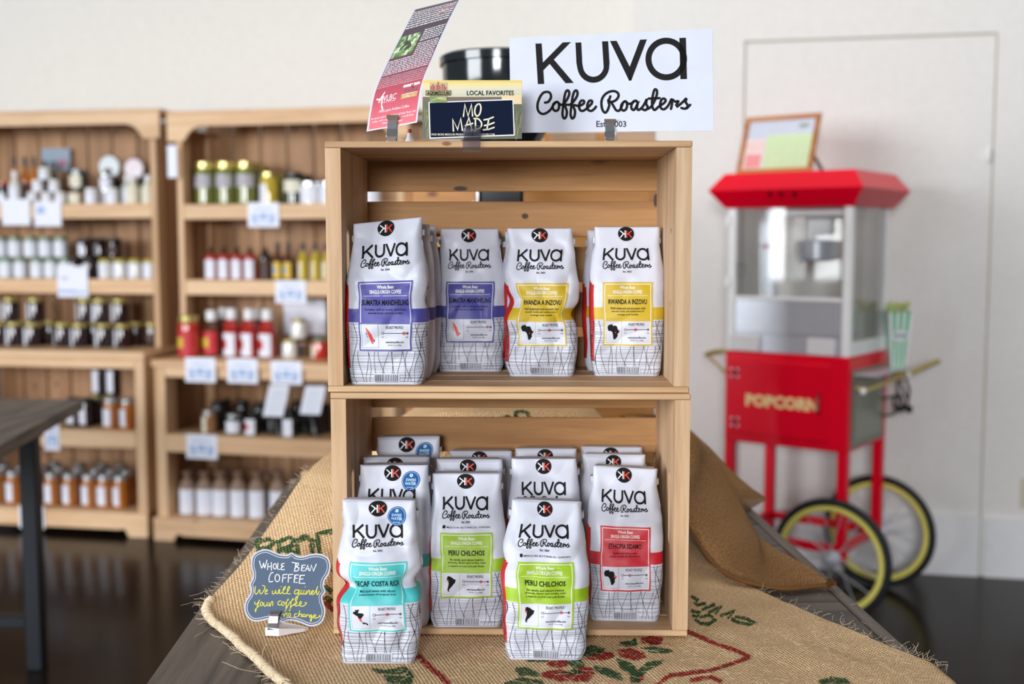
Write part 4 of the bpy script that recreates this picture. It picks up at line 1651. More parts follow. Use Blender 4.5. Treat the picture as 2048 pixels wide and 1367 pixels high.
def clip(name, label, base, N_, grip_z, w=.0115, parent_wedge=False, lean=0.0, wedge_dir=1):
    """spring clip: bent chrome strip gripping the sheet from the front, standing on a small white foot"""
    t = empty(name, base, math.atan2(-N_.x, N_.y) + math.pi if False else 0.0, label, 'sign clip')
    h = grip_z - base.z
    for i, (dy, nm) in enumerate(((-.0075, 'front_jaw'), (.0045, 'rear_jaw'))):
        mb = MB()
        s = -1 if i == 0 else 1
        prof = [(dy + s * .001, .006), (dy + s * .003, h * .30), (dy - s * .001, h * .55), (dy - s * .0035, h * .82), (dy - s * .0005, h * .93), (dy + s * .001, h)]
        th = .0009
        ww = [w * .9, w, w, w * .95, w * 1.25, w * 1.25]
        for k in range(len(prof) - 1):
            (y0, z0), (y1, z1) = prof[k], prof[k + 1]
            a, b2 = ww[k] / 2, ww[k + 1] / 2
            l0, l1 = lean * z0, lean * z1
            for q in (0, s * th):
                mb.quad((-a + l0, y0 + q, z0), (a + l0, y0 + q, z0), (b2 + l1, y1 + q, z1), (-b2 + l1, y1 + q, z1))
            mb.quad((-a + l0, y0, z0), (-a + l0, y0 + s * th, z0), (-b2 + l1, y1 + s * th, z1), (-b2 + l1, y1, z1))
            mb.quad((a + l0, y0, z0), (a + l0, y0 + s * th, z0), (b2 + l1, y1 + s * th, z1), (b2 + l1, y1, z1))
        mb.build(nm, CHROME, t)
    mb = MB(); mb.tube([(-w * .55, -.001, h * .32), (w * .55, -.001, h * .32)], .0030, 10); mb.build('hinge_pin', CHROME, t, True)
    mb = MB()
    if parent_wedge:
        pts = [(-.008, -.010), (.010, -.012), (.040, .006), (.044, .012), (.010, .016), (-.008, .012)]
        mb.prism(pts, lambda x, y, s: Vector((x, y, 0 if s == 0 else .010 * (1 - .75 * sst(0, .044, x)) + .001)), .01)
    else:
        mb.box(-w * .6, w * .6, -.008, .010, 0, .007, .002)
    mb.build('foot', WPLAS, t)
    return t


# --- KUVA sign
P0 = at(1427, 261, 1.470); Q0 = at(1022, 265, 1.560)
dxy = (P0 - Q0); dxy.z = 0
NK = Vector((dxy.y, -dxy.x, 0)).normalized()
if NK.y > 0: NK = -NK
s_ = empty('paper_sign', (P0 + Q0) / 2, 0, 'white card sign reading KUVA Coffee Roasters, clipped upright on the crates', 'sign')
PLK = P0
sheet([(1018.5, 76), (1425, 58), (1427, 261), (1022, 265.5)], PLK, NK, .0007, 'card', PAPER, s_)
A = Art()
Z = 4.995


def sg(x, y): return (1020 + x / Z, 50 + y / Z)


for pl in ([(255, 186), (316, 184), (342, 588), (279, 590)], [(326, 378), (528, 174), (608, 171), (333, 452)], [(396, 388), (438, 345), (637, 578), (556, 581)],
           [(999, 160), (1065, 158), (1200, 425), (1211, 555), (1190, 556)], [(1300, 147), (1367, 144), (1211, 555), (1190, 556), (1196, 420)], [(1692, 130), (1757, 127), (1768, 539), (1703, 541)]):
    A.poly([sg(*p) for p in pl], INK, 1)
oU = [(655, 176), (664, 380)] + [(828 - 160 * math.cos(t) + 4, 405 + 172 * math.sin(t)) for t in [math.pi * i / 16 for i in range(1, 16)]] + [(994, 380), (980, 162)]
iU = [(712, 174), (722, 380)] + [(829 - 105 * math.cos(t) + 4, 405 + 112 * math.sin(t)) for t in [math.pi * i / 16 for i in range(1, 16)]] + [(934, 380), (920, 164)]
for i in range(len(oU) - 1):
    A.quad(sg(*oU[i]), sg(*oU[i + 1]), sg(*iU[i + 1]), sg(*iU[i]), INK, 1)
A.disc(*sg(1561, 340), 207 / Z, 213 / Z, INK, 1, 56, 1, .715)
for st in SCRIPT:
    A.line([sg(*p) for p in spline(st, 5)], 25 / Z, INK, 1)
A.text('Est. 2003', *sg(1012, 988), 298 / Z, 62 / Z, mat('grey_ink', rgb(50, 52, 60), .7, spec=.2), 1, .012, -1)
A.build('lettering', planefn(PLK, NK, s_), s_)
bse = Vector((at(1219, 279, 1.49).x, 1.506, UTZ))
pk = on_plane(1219, 262, PLK, NK)
clip('sign_clip', 'chrome clip with white foot gripping the large white KUVA sign', Vector((pk.x, pk.y + .0015, UTZ)), NK, at(1219, 239, pk.y).z, .012)

# --- MO MADE card
YM = 1.475
PM = at(944, 279, YM); NM = Vector((0, -1, .10)).normalized()
s_ = empty('shelf_card', PM, 0, 'small printed card reading LOCAL FAVORITES MO MADE on the front edge of the upper crate', 'sign')
DARKG = mat('dark_field_print', rgb(52, 56, 30), .4)
sheet([(847, 161), (1044, 161), (1043.5, 277.5), (845, 278.5)], PM, NM, .0006, 'card', mat('card_edge', rgb(150, 148, 120), .4), s_)
A = Art()
fnm = planefn(PM, NM, s_)


def cd(x, y): return (820 + x / 6.2125, 90 + y / 6.2125)


def crect(x0, x1, y0, y1, m, l):
    a, b2 = cd(x0, y0), cd(x1, y1)
    A.rect(a[0], b2[0], a[1], b2[1], m, l)


bands = [(438, 470, (222, 196, 100)), (470, 505, (226, 208, 136)), (505, 545, (218, 208, 166)), (545, 600, (204, 202, 178)), (600, 645, (196, 196, 170)), (645, 700, (98, 74, 52)), (700, 830, (70, 80, 38)), (830, 1000, (56, 68, 34)), (1000, 1166, (62, 66, 34))]
for i, (a, b2, c) in enumerate(bands):
    crect(160 - (a - 438) * .014, 1390, a, b2, mat('card_band_%d' % i, rgb(*c), .4), 1)
crect(1140, 1388, 620, 735, mat('card_sun', rgb(226, 200, 150), .4), 2)
GR = mat('grass_print', rgb(140, 134, 60), .4)
rnd = random.Random(8)
for i in range(26):
    x = rnd.uniform(165, 225) if i % 2 else rnd.uniform(1300, 1380)
    y = rnd.uniform(820, 1130)
    A.line([cd(x, y + 60), cd(x + rnd.uniform(-10, 25), y - 40)], .9, GR, 2)
A.poly([cd(230, 710), cd(1284, 672), cd(1302, 1126), cd(243, 1164)], WHITE_INK, 3)
A.poly([cd(244, 722), cd(1272, 686), cd(1288, 1112), cd(257, 1150)], mat('chalkboard_navy', rgb(16, 26, 50), .8, spec=.1), 4)
CHALK = mat('chalk_cream', rgb(232, 224, 196), .6)
for st in ([(665, 888), (682, 740), (722, 885), (765, 740), (778, 885)], [(845, 735), (815, 770), (805, 840), (830, 885), (865, 860), (882, 790), (870, 740), (845, 735)],
           [(540, 1070), (532, 925), (592, 1052), (630, 915), (652, 1062)], [(678, 1060), (733, 905), (770, 1060)], [(690, 1000), (780, 975)], [(812, 920), (815, 1062)],
           [(795, 915), (850, 920), (890, 975), (870, 1030), (800, 1060)], [(920, 932), (975, 922), (1035, 898)], [(978, 925), (955, 1052)], [(925, 1002), (985, 990), (1045, 965)], [(910, 1055), (975, 1050), (1045, 1025)]):
    A.line([cd(*p) for p in (spline(st, 4) if len(st) > 5 and st[0][0] in (845,) or len(st) == 5 and st[0][0] == 795 else st)], 3.0, CHALK, 5)
A.text('FIND MORE MISSOURI PRODUCTS AT AGRIMISSOURI.COM', *cd(660, 1113), 126, 4.2, CHALK, 5, .01, -1)
A.text('LOCAL FAVORITES', *cd(998, 597), 94, 9.6, INK, 3, .02, -1)
crect(196, 508, 566, 628, mat('logo_tan', rgb(180, 160, 116), .4), 5)
A.frame(*cd(196, 0)[:1], *cd(508, 0)[:1], cd(0, 566)[1], cd(0, 628)[1], 1.0, INK, 6)
A.text('AGRIMISSOURI', *cd(352, 600), 45, 7.0, INK, 7, .03, -1)
crect(245, 460, 468, 566, mat('logo_sand', rgb(190, 170, 128), .4), 5)
for x, h in ((262, 50), (285, 72), (305, 55), (335, 66), (350, 100), (372, 60), (400, 78), (425, 70), (442, 40)):
    crect(x - 9, x + 9, 562 - h, 562, mat('logo_red', rgb(166, 66, 46), .4), 6)
crect(245, 460, 628, 718, mat('logo_green', rgb(110, 132, 52), .4), 5)
for k in range(5):
    A.line([cd(252 + 20 * k, 704 - 12 * k), cd(330 + 15 * k, 668 - 4 * k), cd(452, 690 - 11 * k)], .7, mat('logo_cream', rgb(206, 204, 150), .4), 6)
A.build('printed_face', fnm, s_)
# clear acrylic clip over the crate's edge
ac = at(944, 280, 1.462)
t_ = empty('sign_clip', Vector((ac.x, 1.462, UTZ)), 0, 'clear plastic clip holding the small card over the crate edge', 'sign clip')
mb = MB()
w = .011
prof = [(.016, .0002), (.002, .0002), (-.0205, .0002), (-.0215, -.012), (-.0205, -.0135)]
prof2 = [(.014, .0012), (.008, .010), (.0065, .016), (.0035, .0185)]
for pr in (prof, prof2):
    for (y0, z0), (y1, z1) in zip(pr, pr[1:]):
        for q in (0, .0012):
            mb.quad((-w, y0, z0 + q), (w, y0, z0 + q), (w, y1, z1 + q), (-w, y1, z1 + q))
ACR = clear('clear_acrylic', (.86, .86, .95, 1), .22)
mb.build('clip_strip', ACR, t_)
mb = MB(); mb.tube([(-w, -.001, .012), (w, -.001, .012)], .0015, 8); mb.tube([(-w, -.001, .019), (w, -.001, .019)], .0015, 8); mb.build('lip', ACR, t_, True)

# --- tall leaning leaflet, a bent sheet
LE = [(733, 263), (745, 193), (766, 140), (795, 82), (828, 19)]
RE = [(834, 245), (845, 170), (868, 112), (893, 54), (922, -4)]


def leaf(u, v, l=0):
    """u across, v upwards"""
    f = v * 4; i = min(3, int(f)); f -= i

    def cre(P):
        p = [Vector((*q, 0)) for q in P]
        return cr_eval(p, v)
    a, b2 = cre(LE), cre(RE)
    Y = (1.545 + .10 * v * v) * (1 - u) + (1.50 + .10 * v * v) * u
    return at(a.x + (b2.x - a.x) * u, a.y + (b2.y - a.y) * u, Y - l * .0003)


lp = at(780, 262, 1.52)
s_ = empty('leaflet', lp, 0, 'tall bent maroon leaflet leaning back at the left of the crate top', 'leaflet')
mb = MB(); uv = []
for side in (0, 1):
    for j in range(25):
        for i in range(9):
            mb.v.append(tuple(leaf(i / 8, j / 24, -side * 1.5) - lp)); uv.append((i / 8, j / 24))
for side in (0, 1):
    for j in range(24):
        for i in range(8):
            a = side * 225 + j * 9 + i
            q = (a, a + 1, a + 10, a + 9)
            mb.f.append(q if side == 0 else q[::-1]); mb.m.append(0)
mb.build('sheet', PAPER, s_, 'soft', uv, fix=False)
lm = bpy.data.materials.new('plum_to_rose_print')
lm.use_nodes = True
nt = lm.node_tree
tc = N(nt, 'ShaderNodeTexCoord'); sp = N(nt, 'ShaderNodeSeparateXYZ'); cr = N(nt, 'ShaderNodeValToRGB')
nt.links.new(tc.outputs['UV'], sp.inputs[0]); nt.links.new(sp.outputs[1], cr.inputs[0]); nt.links.new(cr.outputs[0], nt.nodes['Principled BSDF'].inputs['Base Color'])
cr.color_ramp.elements[0].color = rgb(218, 100, 112); cr.color_ramp.elements[1].color = rgb(64, 48, 64)
e = cr.color_ramp.elements.new(.30); e.color = rgb(176, 74, 92)
e = cr.color_ramp.elements.new(.48); e.color = rgb(112, 52, 74)
cr.color_ramp.elements[-1].position = .72
nt.nodes['Principled BSDF'].inputs['Roughness'].default_value = .4
mb = MB(); uv = []
for j in range(25):
    for i in range(9):
        u, v = .035 + .93 * i / 8, .018 + .975 * j / 24
        mb.v.append(tuple(leaf(u, v, 1) - lp)); uv.append((u, v))
for j in range(24):
    for i in range(8):
        a = j * 9 + i
        mb.f.append((a, a + 1, a + 10, a + 9)); mb.m.append(0)
mb.build('printed_field', lm, s_, 'soft', uv, fix=False)
A = Art()


def lt(s, u, v, w, h, l=2, m=WHITE_INK, b=0.0): A.text(s, u, v, w, h, m, l, b, 1)


lt('100% pure Arabica Coffee', .50, .135, .60, .022)
lt('An exotic and vibrant balance of body, flavor, and', .50, .098, .88, .019)
lt('acidity, with a superb aroma and a soft finish.', .50, .076, .84, .019)
lt('Medium Roast', .50, .054, .40, .015)
lt('WLBC', .34, .215, .32, .040)
lt('The William L. Brown Center', .34, .190, .30, .009)
A.line([(.16, .20), (.20, .23), (.24, .265), (.21, .24), (.23, .17), (.26, .15)], .018, WHITE_INK, 2)
A.line([(.10, .22), (.18, .215)], .010, WHITE_INK, 2)
A.rect(.60, .93, .195, .285, WHITE_INK, 2)
A.rect(.60, .93, .185, .212, mat('tan_logo_strip', rgb(196, 150, 92), .4), 3)
lt('Coffee Co.', .765, .198, .26, .014, 4, CREAM)
lt('KUVA', .775, .236, .26, .026, 4, GREYI)
for dx, dy in ((-.03, .27), (.0, .275), (.0, .255)): A.disc(.80 + dx, dy, .012, .009, mat('bean_red', rgb(120, 40, 40), .4), 4, 8, 1)
para = ['Cafe Chilchos - Huayabamba is an environmentally and economically sus-', 'tainable product, grown under shade, without artificial fertilizers or chemicals,', 'on small individual family farms, thus maintaining the cultural identity of the',
        'farmers. Benefits are equally distributed to improve health, education, and', 'community relations, while guaranteeing a responsible use of resources, as', 'well as conservation of the fragile and fascinating cloud forest environment.']
for i, s in enumerate(para): lt(s, .50, .405 - i * .0185, .90, .0125)
rnd = random.Random(2)


def lines(u0, u1, v0, n, dv=.0175):
    for i in range(n):
        u = u0
        v = v0 - i * dv
        while u < u1 - .01:
            w = min(rnd.uniform(.02, .09), u1 - u)
            A.rect(u, u + w, v - .0032, v + .0032, WHITE_INK, 2)
            for k in range(int(w / .02)):
                A.rect(u + k * .02, u + k * .02 + .004, v - .0032, v + .0065, WHITE_INK, 2)
            u += w + .012


lines(.05, .95, .560, 8)
lines(.52, .95, .665, 6)
lines(.52, .95, .780, 6)
lines(.05, .95, .955, 8)
GP = [mat('leaf_print_%d' % i, rgb(*c), .4) for i, c in enumerate(((96, 140, 80), (150, 180, 120), (206, 214, 190), (40, 50, 44), (70, 110, 66)))]
for i in range(8):
    for j in range(8):
        u, v = .05 + i * .0525, .590 + j * .023
        A.rect(u, u + .0525, v, v + .023, GP[rnd.choice((0, 0, 1, 1, 2, 4))], 2)
for st in ([(.17, .66), (.22, .70), (.30, .70), (.36, .675), (.28, .655)], [(.22, .70), (.20, .745)]):
    A.line(st, .035, GP[3], 3)
A.poly([(.55, .87), (.72, .93), (.96, .985), (.90, .93), (.74, .88)], mat('cocoa_pod_print', rgb(150, 96, 104), .4), 3)
A.build('lettering', lambda u, v, l: leaf(u, v, l * .8 + .6) - lp, s_)
pk = leaf(.44, .03)
clip('sign_clip', 'white and chrome clip gripping the foot of the maroon leaflet', Vector((at(783, 262, 1.518).x, 1.5205, UTZ)), Vector((0, -1, 0)), at(790, 231, 1.52).z, .0125, False, .05)

# --- chalk sign on the burlap
CSX = lambda x, y: (480 + x / 6.837, 1090 + y / 6.837)
OUT = [(345, 50), (290, 60), (220, 90), (165, 150), (150, 220), (150, 300), (172, 380), (168, 450), (130, 528), (145, 590), (132, 670), (82, 745), (57, 830), (68, 920), (118, 1000), (190, 1038), (280, 1035), (380, 1012), (470, 1010), (530, 1020), (585, 1056), (640, 1030), (740, 1032), (850, 1068), (940, 1104), (1030, 1100), (1115, 1055), (1160, 960), (1163, 860), (1132, 770), (1125, 700), (1170, 630), (1145, 560), (1158, 480), (1215, 390), (1238, 290), (1218, 190), (1150, 132), (1050, 110), (950, 122), (850, 148), (770, 138), (710, 95), (650, 125), (560, 122), (470, 90), (400, 60)]
ctr = (645, 575)


def inset(d):
    n = len(OUT)
    res = []
    for i in range(n):
        a, b2, c = OUT[i - 1], OUT[i], OUT[(i + 1) % n]
        tx, ty = c[0] - a[0], c[1] - a[1]
        L = math.hypot(tx, ty)
        nx, ny = ty / L, -tx / L
        # outline runs counter-clockwise in picture space: choose the side towards the centre
        if (ctr[0] - b2[0]) * nx + (ctr[1] - b2[1]) * ny < 0: nx, ny = -nx, -ny
        res.append((b2[0] + nx * d, b2[1] + ny * d))
    return res


bs = atz(548, 1268, SZ + .002)
PS = Vector((bs.x, bs.y + .004, bs.z)); NS = Vector((.06, -1, .22)).normalized()
s_ = empty('chalk_sign', PS, 0, 'scalloped blue sign reading Whole Bean Coffee, clipped on the burlap left of the crates', 'sign')
sheet([CSX(*p) for p in spline(OUT, 3, True)], PS, NS, .0012, 'board', PAPER, s_)
A = Art()
SLATE = mat('slate_blue_print', rgb(58, 84, 112), .55)
for d, m, l in ((22, SLATE, 1), (40, WHITE_INK, 2), (47, SLATE, 3)):
    A.poly([CSX(*p) for p in spline(inset(d), 3, True)], m, l)
YEL = mat('yellow_chalk_pen', rgb(226, 220, 50), .6)


def el(cx, cy, rx, ry): return [(cx + rx * math.cos(t + 1.2), cy + ry * math.sin(t + 1.2)) for t in [2 * math.pi * i / 10 for i in range(11)]]


WH = [[(268, 212), (300, 312), (325, 240), (338, 310), (370, 200)], [(385, 245), (378, 330)], [(430, 232), (430, 340)], [(385, 292), (430, 285)], el(478, 285, 22, 36), [(520, 240), (514, 322), (548, 328)],
      [(605, 245), (570, 255), (572, 278), (598, 285), (565, 302), (570, 330), (610, 328)], [(715, 232), (772, 240), (745, 350)], [(748, 242), (800, 244), (792, 278), (762, 290), (808, 308), (790, 345), (742, 352)],
      [(895, 268), (850, 272), (840, 345), (880, 347)], [(848, 310), (882, 304)], [(895, 345), (930, 270), (945, 345)], [(905, 322), (945, 318)], [(960, 345), (975, 268), (1005, 350), (1045, 255)],
      [(455, 372), (428, 376), (400, 440), (405, 495), (450, 490)], el(512, 445, 32, 50), [(590, 400), (580, 500)], [(590, 399), (645, 395)], [(586, 448), (630, 440)], [(665, 400), (660, 502)], [(665, 399), (725, 395)], [(662, 448), (705, 440)],
      [(800, 402), (755, 405), (740, 505), (785, 506)], [(748, 453), (785, 447)], [(885, 406), (825, 410), (810, 516), (890, 518)], [(818, 462), (865, 456)]]
YL = [[(215, 560), (205, 640), (230, 665), (270, 600), (275, 650), (300, 657), (335, 600), (342, 562), (310, 545)], [(345, 640), (375, 620), (366, 600), (345, 628), (352, 664), (380, 655)],
      [(445, 620), (447, 660), (475, 655), (490, 612), (495, 652), (520, 655), (530, 612), (545, 604), (540, 652), (570, 650), (622, 575), (614, 562), (592, 600), (592, 655), (640, 650), (680, 575), (670, 562), (650, 600), (652, 657), (690, 660)], [(563, 560), (566, 562)],
      [(800, 612), (765, 606), (745, 640), (762, 665), (797, 640), (812, 602), (788, 715), (765, 762), (758, 722), (798, 680), (830, 650), (842, 606), (836, 660), (862, 660), (877, 610), (870, 662), (900, 655), (907, 615), (906, 668), (932, 620), (951, 616), (951, 664), (975, 660), (1010, 620), (982, 624), (975, 660), (1005, 666), (1040, 620), (1062, 555), (1046, 640), (1060, 670), (1085, 625)], [(892, 564), (895, 566)],
      [(206, 770), (206, 798), (235, 800), (270, 740), (227, 860), (215, 908), (214, 870), (268, 822)], el(297, 800, 17, 26), [(330, 780), (330, 825), (360, 822), (376, 776), (372, 820), (398, 820)], [(400, 780), (410, 830), (436, 766), (450, 780), (450, 822)],
      [(560, 756), (530, 765), (520, 800), (545, 815), (572, 800)], el(590, 795, 18, 27), [(608, 800), (658, 748), (664, 730), (640, 770), (628, 880), (622, 892), (650, 832), (690, 770), (728, 742), (728, 726), (702, 770), (685, 882), (678, 888), (705, 830), (745, 800), (775, 740), (784, 690)],
      [(740, 815), (780, 790), (773, 764), (755, 790), (762, 826), (805, 815), (840, 790), (833, 765), (815, 790), (822, 826), (870, 826), (912, 790), (890, 780)],
      [(568, 935), (598, 940)], [(600, 930), (602, 975), (628, 926), (645, 930), (646, 976)], el(680, 950, 14, 25), [(778, 930), (750, 940), (746, 975), (778, 970)], [(820, 890), (796, 975), (822, 936), (842, 940), (838, 976)],
      [(886, 940), (860, 946), (860, 976), (884, 962), (890, 976)], [(905, 945), (905, 975), (924, 946), (940, 950)], [(980, 950), (952, 956), (956, 985), (984, 960), (974, 1030), (964, 1032), (975, 1000), (1035, 962), (1020, 945), (1005, 980), (1040, 992), (1095, 968), (1088, 955)]]
for st in WH: A.line([CSX(*p) for p in (spline(st, 3) if len(st) > 4 else st)], 1.75, WHITE_INK, 4)
for st in YL: A.line([CSX(*p) for p in spline(st, 3)], 1.65, YEL, 4)
A.build('lettering', planefn(PS, NS, s_), s_)
pk = on_plane(556, 1225, PS, NS)
clip('sign_clip', 'chrome spring clip on a white wedge foot holding the scalloped blue sign', Vector((bs.x - .002, bs.y + .004, SZ + .0025)), NS, pk.z + .004, .0115, True, .10)
# ================================================================ SHELVING UNITS ALONG THE LEFT WALL
SW = wood('shelf_pine', rgb(250, 212, 170), rgb(226, 180, 134), 'X', .5, 5)
SWZ = wood('shelf_pine_upright', rgb(244, 204, 162), rgb(218, 172, 126), 'Z', .5, 5)
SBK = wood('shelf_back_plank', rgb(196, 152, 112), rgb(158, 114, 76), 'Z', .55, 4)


class Frame:
    """a unit standing along a slanted line: local x along its front, y into the depth"""
    def __init__(s, ox, oy, ang):
        s.o = Vector((ox, oy)); s.X = Vector((math.cos(ang), math.sin(ang))); s.D = Vector((-math.sin(ang), math.cos(ang))); s.ang = ang

    def hit(s, px, py, q):
        """world point on the plane at local depth q"""
        P0 = s.o + s.D * q
        return on_plane(px, py, Vector((P0.x, P0.y, 0)), Vector((s.D.x, s.D.y, 0)))

    def lx(s, px, py, q):
        p = s.hit(px, py, q)
        return (Vector((p.x, p.y)) - s.o).dot(s.X)


def shelf_unit(label, fr, w, setback, zs, posts, braces):
    """posts: width of upper post, base post; zs: dict of board top heights"""
    t = empty('shelving_unit', (fr.o.x, fr.o.y, 0), fr.ang, label, 'shelf')
    dep = .30; bd = dep + setback
    up, bp = posts
    ztop, zbase = zs['top'], zs['base']

    def B(name, m, *a, bev=.002):
        mb = MB(); mb.box(*a, bev); return mb.build(name, m, t)
    for x0, x1 in ((0, bp), (w - bp, w)):
        B('base_post', SWZ, x0, x1, 0.0, .10, 0.0, zbase - .002)
        B('base_post', SWZ, x0, x1, bd - .06, bd, 0.0, zbase - .002)
        B('base_side_rail', SW, x0 + .008, x1 - .008, .10, bd - .06, .10, .16)
    for x0, x1 in ((.02, .02 + up), (w - .02 - up, w - .02)):
        B('upper_post', SWZ, x0, x1, setback, setback + .075, zbase + .002, ztop - .05)
        B('upper_post', SWZ, x0, x1, bd - .05, bd, zbase + .002, ztop - .05)
    B('base_top', SW, -.008, w + .008, -.012, bd, zbase - .03, zbase, bev=.004)
    B('base_apron', SW, bp, w - bp, .002, .022, zbase - .075, zbase - .03)
    for z in zs['base_shelves']:
        B('shelf_board', SW, bp + .001, w - bp - .001, .018, bd - .02, z - .022, z)
        B('shelf_lip', SW, bp + .001, w - bp - .001, -.002, .018, z - .075, z)
    for z in zs['upper_shelves']:
        B('shelf_board', SW, .02 + up + .001, w - .021 - up, setback + .02, bd - .02, z - .02, z)
        B('shelf_lip', SW, .02 + up + .001, w - .021 - up, setback + .002, setback + .02, z - .066, z)
    # frieze with stepped brackets, and a plinth with matching feet
    mb = MB()
    za = ztop - .05; hb = .085
    poly = [(-.01, ztop), (-.01, za - hb + .02), (.02 + up + .02, za - hb + .02), (.02 + up + .045, za - hb + .055), (.02 + up + .065, za - .012), (.02 + up + .10, za), (w - (.02 + up + .10), za), (w - (.02 + up + .065), za - .012), (w - (.02 + up + .045), za - hb + .055), (w - (.02 + up + .02), za - hb + .02), (w + .01, za - hb + .02), (w + .01, ztop)]
    mb.prism(poly, lambda x, z, s: Vector((x, setback - .022 + s * .022, z)), 0)
    mb.build('frieze', SW, t)
    B('top_board', SW, -.015, w + .015, setback - .022, bd + .01, ztop, ztop + .016, bev=.004)
    zb = zs['plinth']
    mb = MB()
    poly = [(-.008, zb), (-.008, .0), (bp + .035, .0), (bp + .055, .035), (bp + .085, zb - .075), (w - bp - .085, zb - .075), (w - bp - .055, .035), (w - bp - .035, .0), (w + .008, .0), (w + .008, zb)]
    mb.prism(poly, lambda x, z, s: Vector((x, -.022 + s * .021, z)), 0)
    mb.build('plinth', SW, t)
    B('shelf_board', SW, .0, w, .0, bd - .02, zb - .03, zb)
    n = int((w - .02) / .125)
    pw = (w - .02) / n
    for i in range(n):
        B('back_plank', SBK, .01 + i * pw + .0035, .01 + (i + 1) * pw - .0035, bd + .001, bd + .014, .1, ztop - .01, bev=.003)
    for x0 in (.024, w - .032):
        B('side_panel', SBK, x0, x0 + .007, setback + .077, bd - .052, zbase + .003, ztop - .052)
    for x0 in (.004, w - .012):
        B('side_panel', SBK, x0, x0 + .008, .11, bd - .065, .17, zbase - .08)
    return t


def zpix(fr, px, py, q):
    return fr.hit(px, py, q).z


A1 = -math.atan(.18)
_c = atz(297, 1072, 0)
W1 = 1.18
F1 = Frame(_c.x - W1 * math.cos(A1), _c.y - W1 * math.sin(A1), A1)
SB = .20
Z1 = dict(top=zpix(F1, 200, 227, SB), base=zpix(F1, 200, 702, 0), upper_shelves=[zpix(F1, 200, 407, SB), zpix(F1, 200, 558, SB)],
          base_shelves=[zpix(F1, 200, 861, 0)], plinth=zpix(F1, 200, 1021, 0))
shelf_unit('pine shelving unit at the far left, filled with pale-lidded and dark jam jars', F1, W1, SB, Z1, (.028, .046), None)
A2 = -math.atan(.235)
_c = atz(317, 1077, 0)
F2 = Frame(_c.x, _c.y, A2)
W2 = 1.10
Z2 = dict(top=zpix(F2, 500, 227, SB), base=zpix(F2, 450, 722, 0), upper_shelves=[zpix(F2, 450, 408, SB), zpix(F2, 450, 560, SB)],
          base_shelves=[zpix(F2, 450, 873, 0)], plinth=zpix(F2, 430, 1039, 0))
shelf_unit('pine shelving unit second from the left, with pickle jars and sauce bottles', F2, W2, SB, Z2, (.028, .050), None)

# ---------------------------------------------------------------- jars and bottles (unit prototypes: base at z 0, height 1, radius 1)
GLD = mat('gold_lid', rgb(214, 200, 128), .25, .7)
SLV = mat('silver_lid', rgb(205, 210, 214), .25, .8)
BLKL = mat('black_lid', rgb(24, 25, 28), .3)
GRNL = mat('green_lid', rgb(120, 140, 112), .3, .4)
YLWL = mat('yellow_lid', rgb(184, 164, 40), .35)
WHTL = mat('white_lid', rgb(236, 238, 242), .35)
LABW = mat('white_paper_label', rgb(232, 235, 248), .5)
LABG = mat('grey_paper_label', rgb(176, 172, 180), .5)
LABC = mat('cream_paper_label', rgb(226, 222, 202), .5)
LABK = mat('dark_paper_label', rgb(74, 52, 46), .5)
GREYJ = mat('grey_tin', rgb(110, 116, 124), .3, .6)


def glassy(name, col):
    return mat(name, col, .08, 0, .6, coat=.4)


PICK = glassy('pickle_green', rgb(112, 118, 48)); DKJ = glassy('dark_jam', rgb(40, 16, 20)); HON = glassy('amber_honey', rgb(178, 104, 30)); CLR = glassy('pale_glass', rgb(196, 204, 206))
REDS = glassy('red_sauce', rgb(168, 34, 28)); YLS = glassy('yellow_sauce', rgb(190, 166, 50)); BRS = glassy('brown_sauce', rgb(86, 42, 22)); DGR = glassy('dark_green_glass', rgb(34, 44, 32))
ORB = glassy('amber_bottle', rgb(190, 110, 14)); WTB = glassy('white_salt', rgb(226, 226, 224)); REDJ = glassy('red_relish', rgb(186, 48, 30)); MED = glassy('tan_spice', rgb(150, 108, 70)); NVY = glassy('near_black_glass', rgb(20, 18, 20))
CLOTHT = mat('brown_paper_top', rgb(128, 100, 82), .8); BLUP = mat('soft_blue_print', rgb(160, 184, 226), .5); YLP = mat('yellow_label_print', rgb(222, 190, 60), .5); REDP2 = mat('red_label_print', rgb(196, 44, 56), .5)

P_JAR = [(0, 0), (.9, 0), (1, .04), (1, .74), (.96, .80), (.86, .85), (.86, .86)]
P_LID = [(.86, .84), (.92, .84), (.93, .86), (.93, .98), (.88, 1), (0, 1)]
P_BOT = [(0, 0), (.92, 0), (1, .03), (1, .50), (.90, .60), (.52, .72), (.40, .80), (.38, .88)]
P_CAP = [(.40, .80), (.46, .80), (.46, .985), (.40, 1), (0, 1)]
P_SAU = [(0, 0), (.92, 0), (1, .03), (1, .58), (.86, .68), (.56, .76), (.52, .80)]
P_SCP = [(.52, .78), (.62, .78), (.60, .985), (.52, 1), (0, 1)]
P_SQZ = [(0, 0), (.92, 0), (1, .04), (1, .66), (.84, .74), (.44, .80)]
P_SQC = [(.46, .79), (.50, .80), (.34, .88), (.16, 1), (0, 1)]
P_WRP = [(0, 0), (.94, 0), (1, .04), (1, .62), (.80, .74), (.42, .82), (.38, .84)]
P_WRC = [(.40, .80), (.50, .82), (.44, .87), (.62, .95), (.58, 1.0), (.3, .98), (0, .97)]
P_TIN = [(0, 0), (1, 0), (1, .02), (1, .86)]
P_TLD = [(.97, .84), (1.04, .84), (1.04, 1), (0, 1)]
PROFS = dict(jar=(P_JAR, P_LID), bottle=(P_BOT, P_CAP), sauce=(P_SAU, P_SCP), squeeze=(P_SQZ, P_SQC), wrapped=(P_WRP, P_WRC), tin=(P_TIN, P_TLD))
PROTO = {}


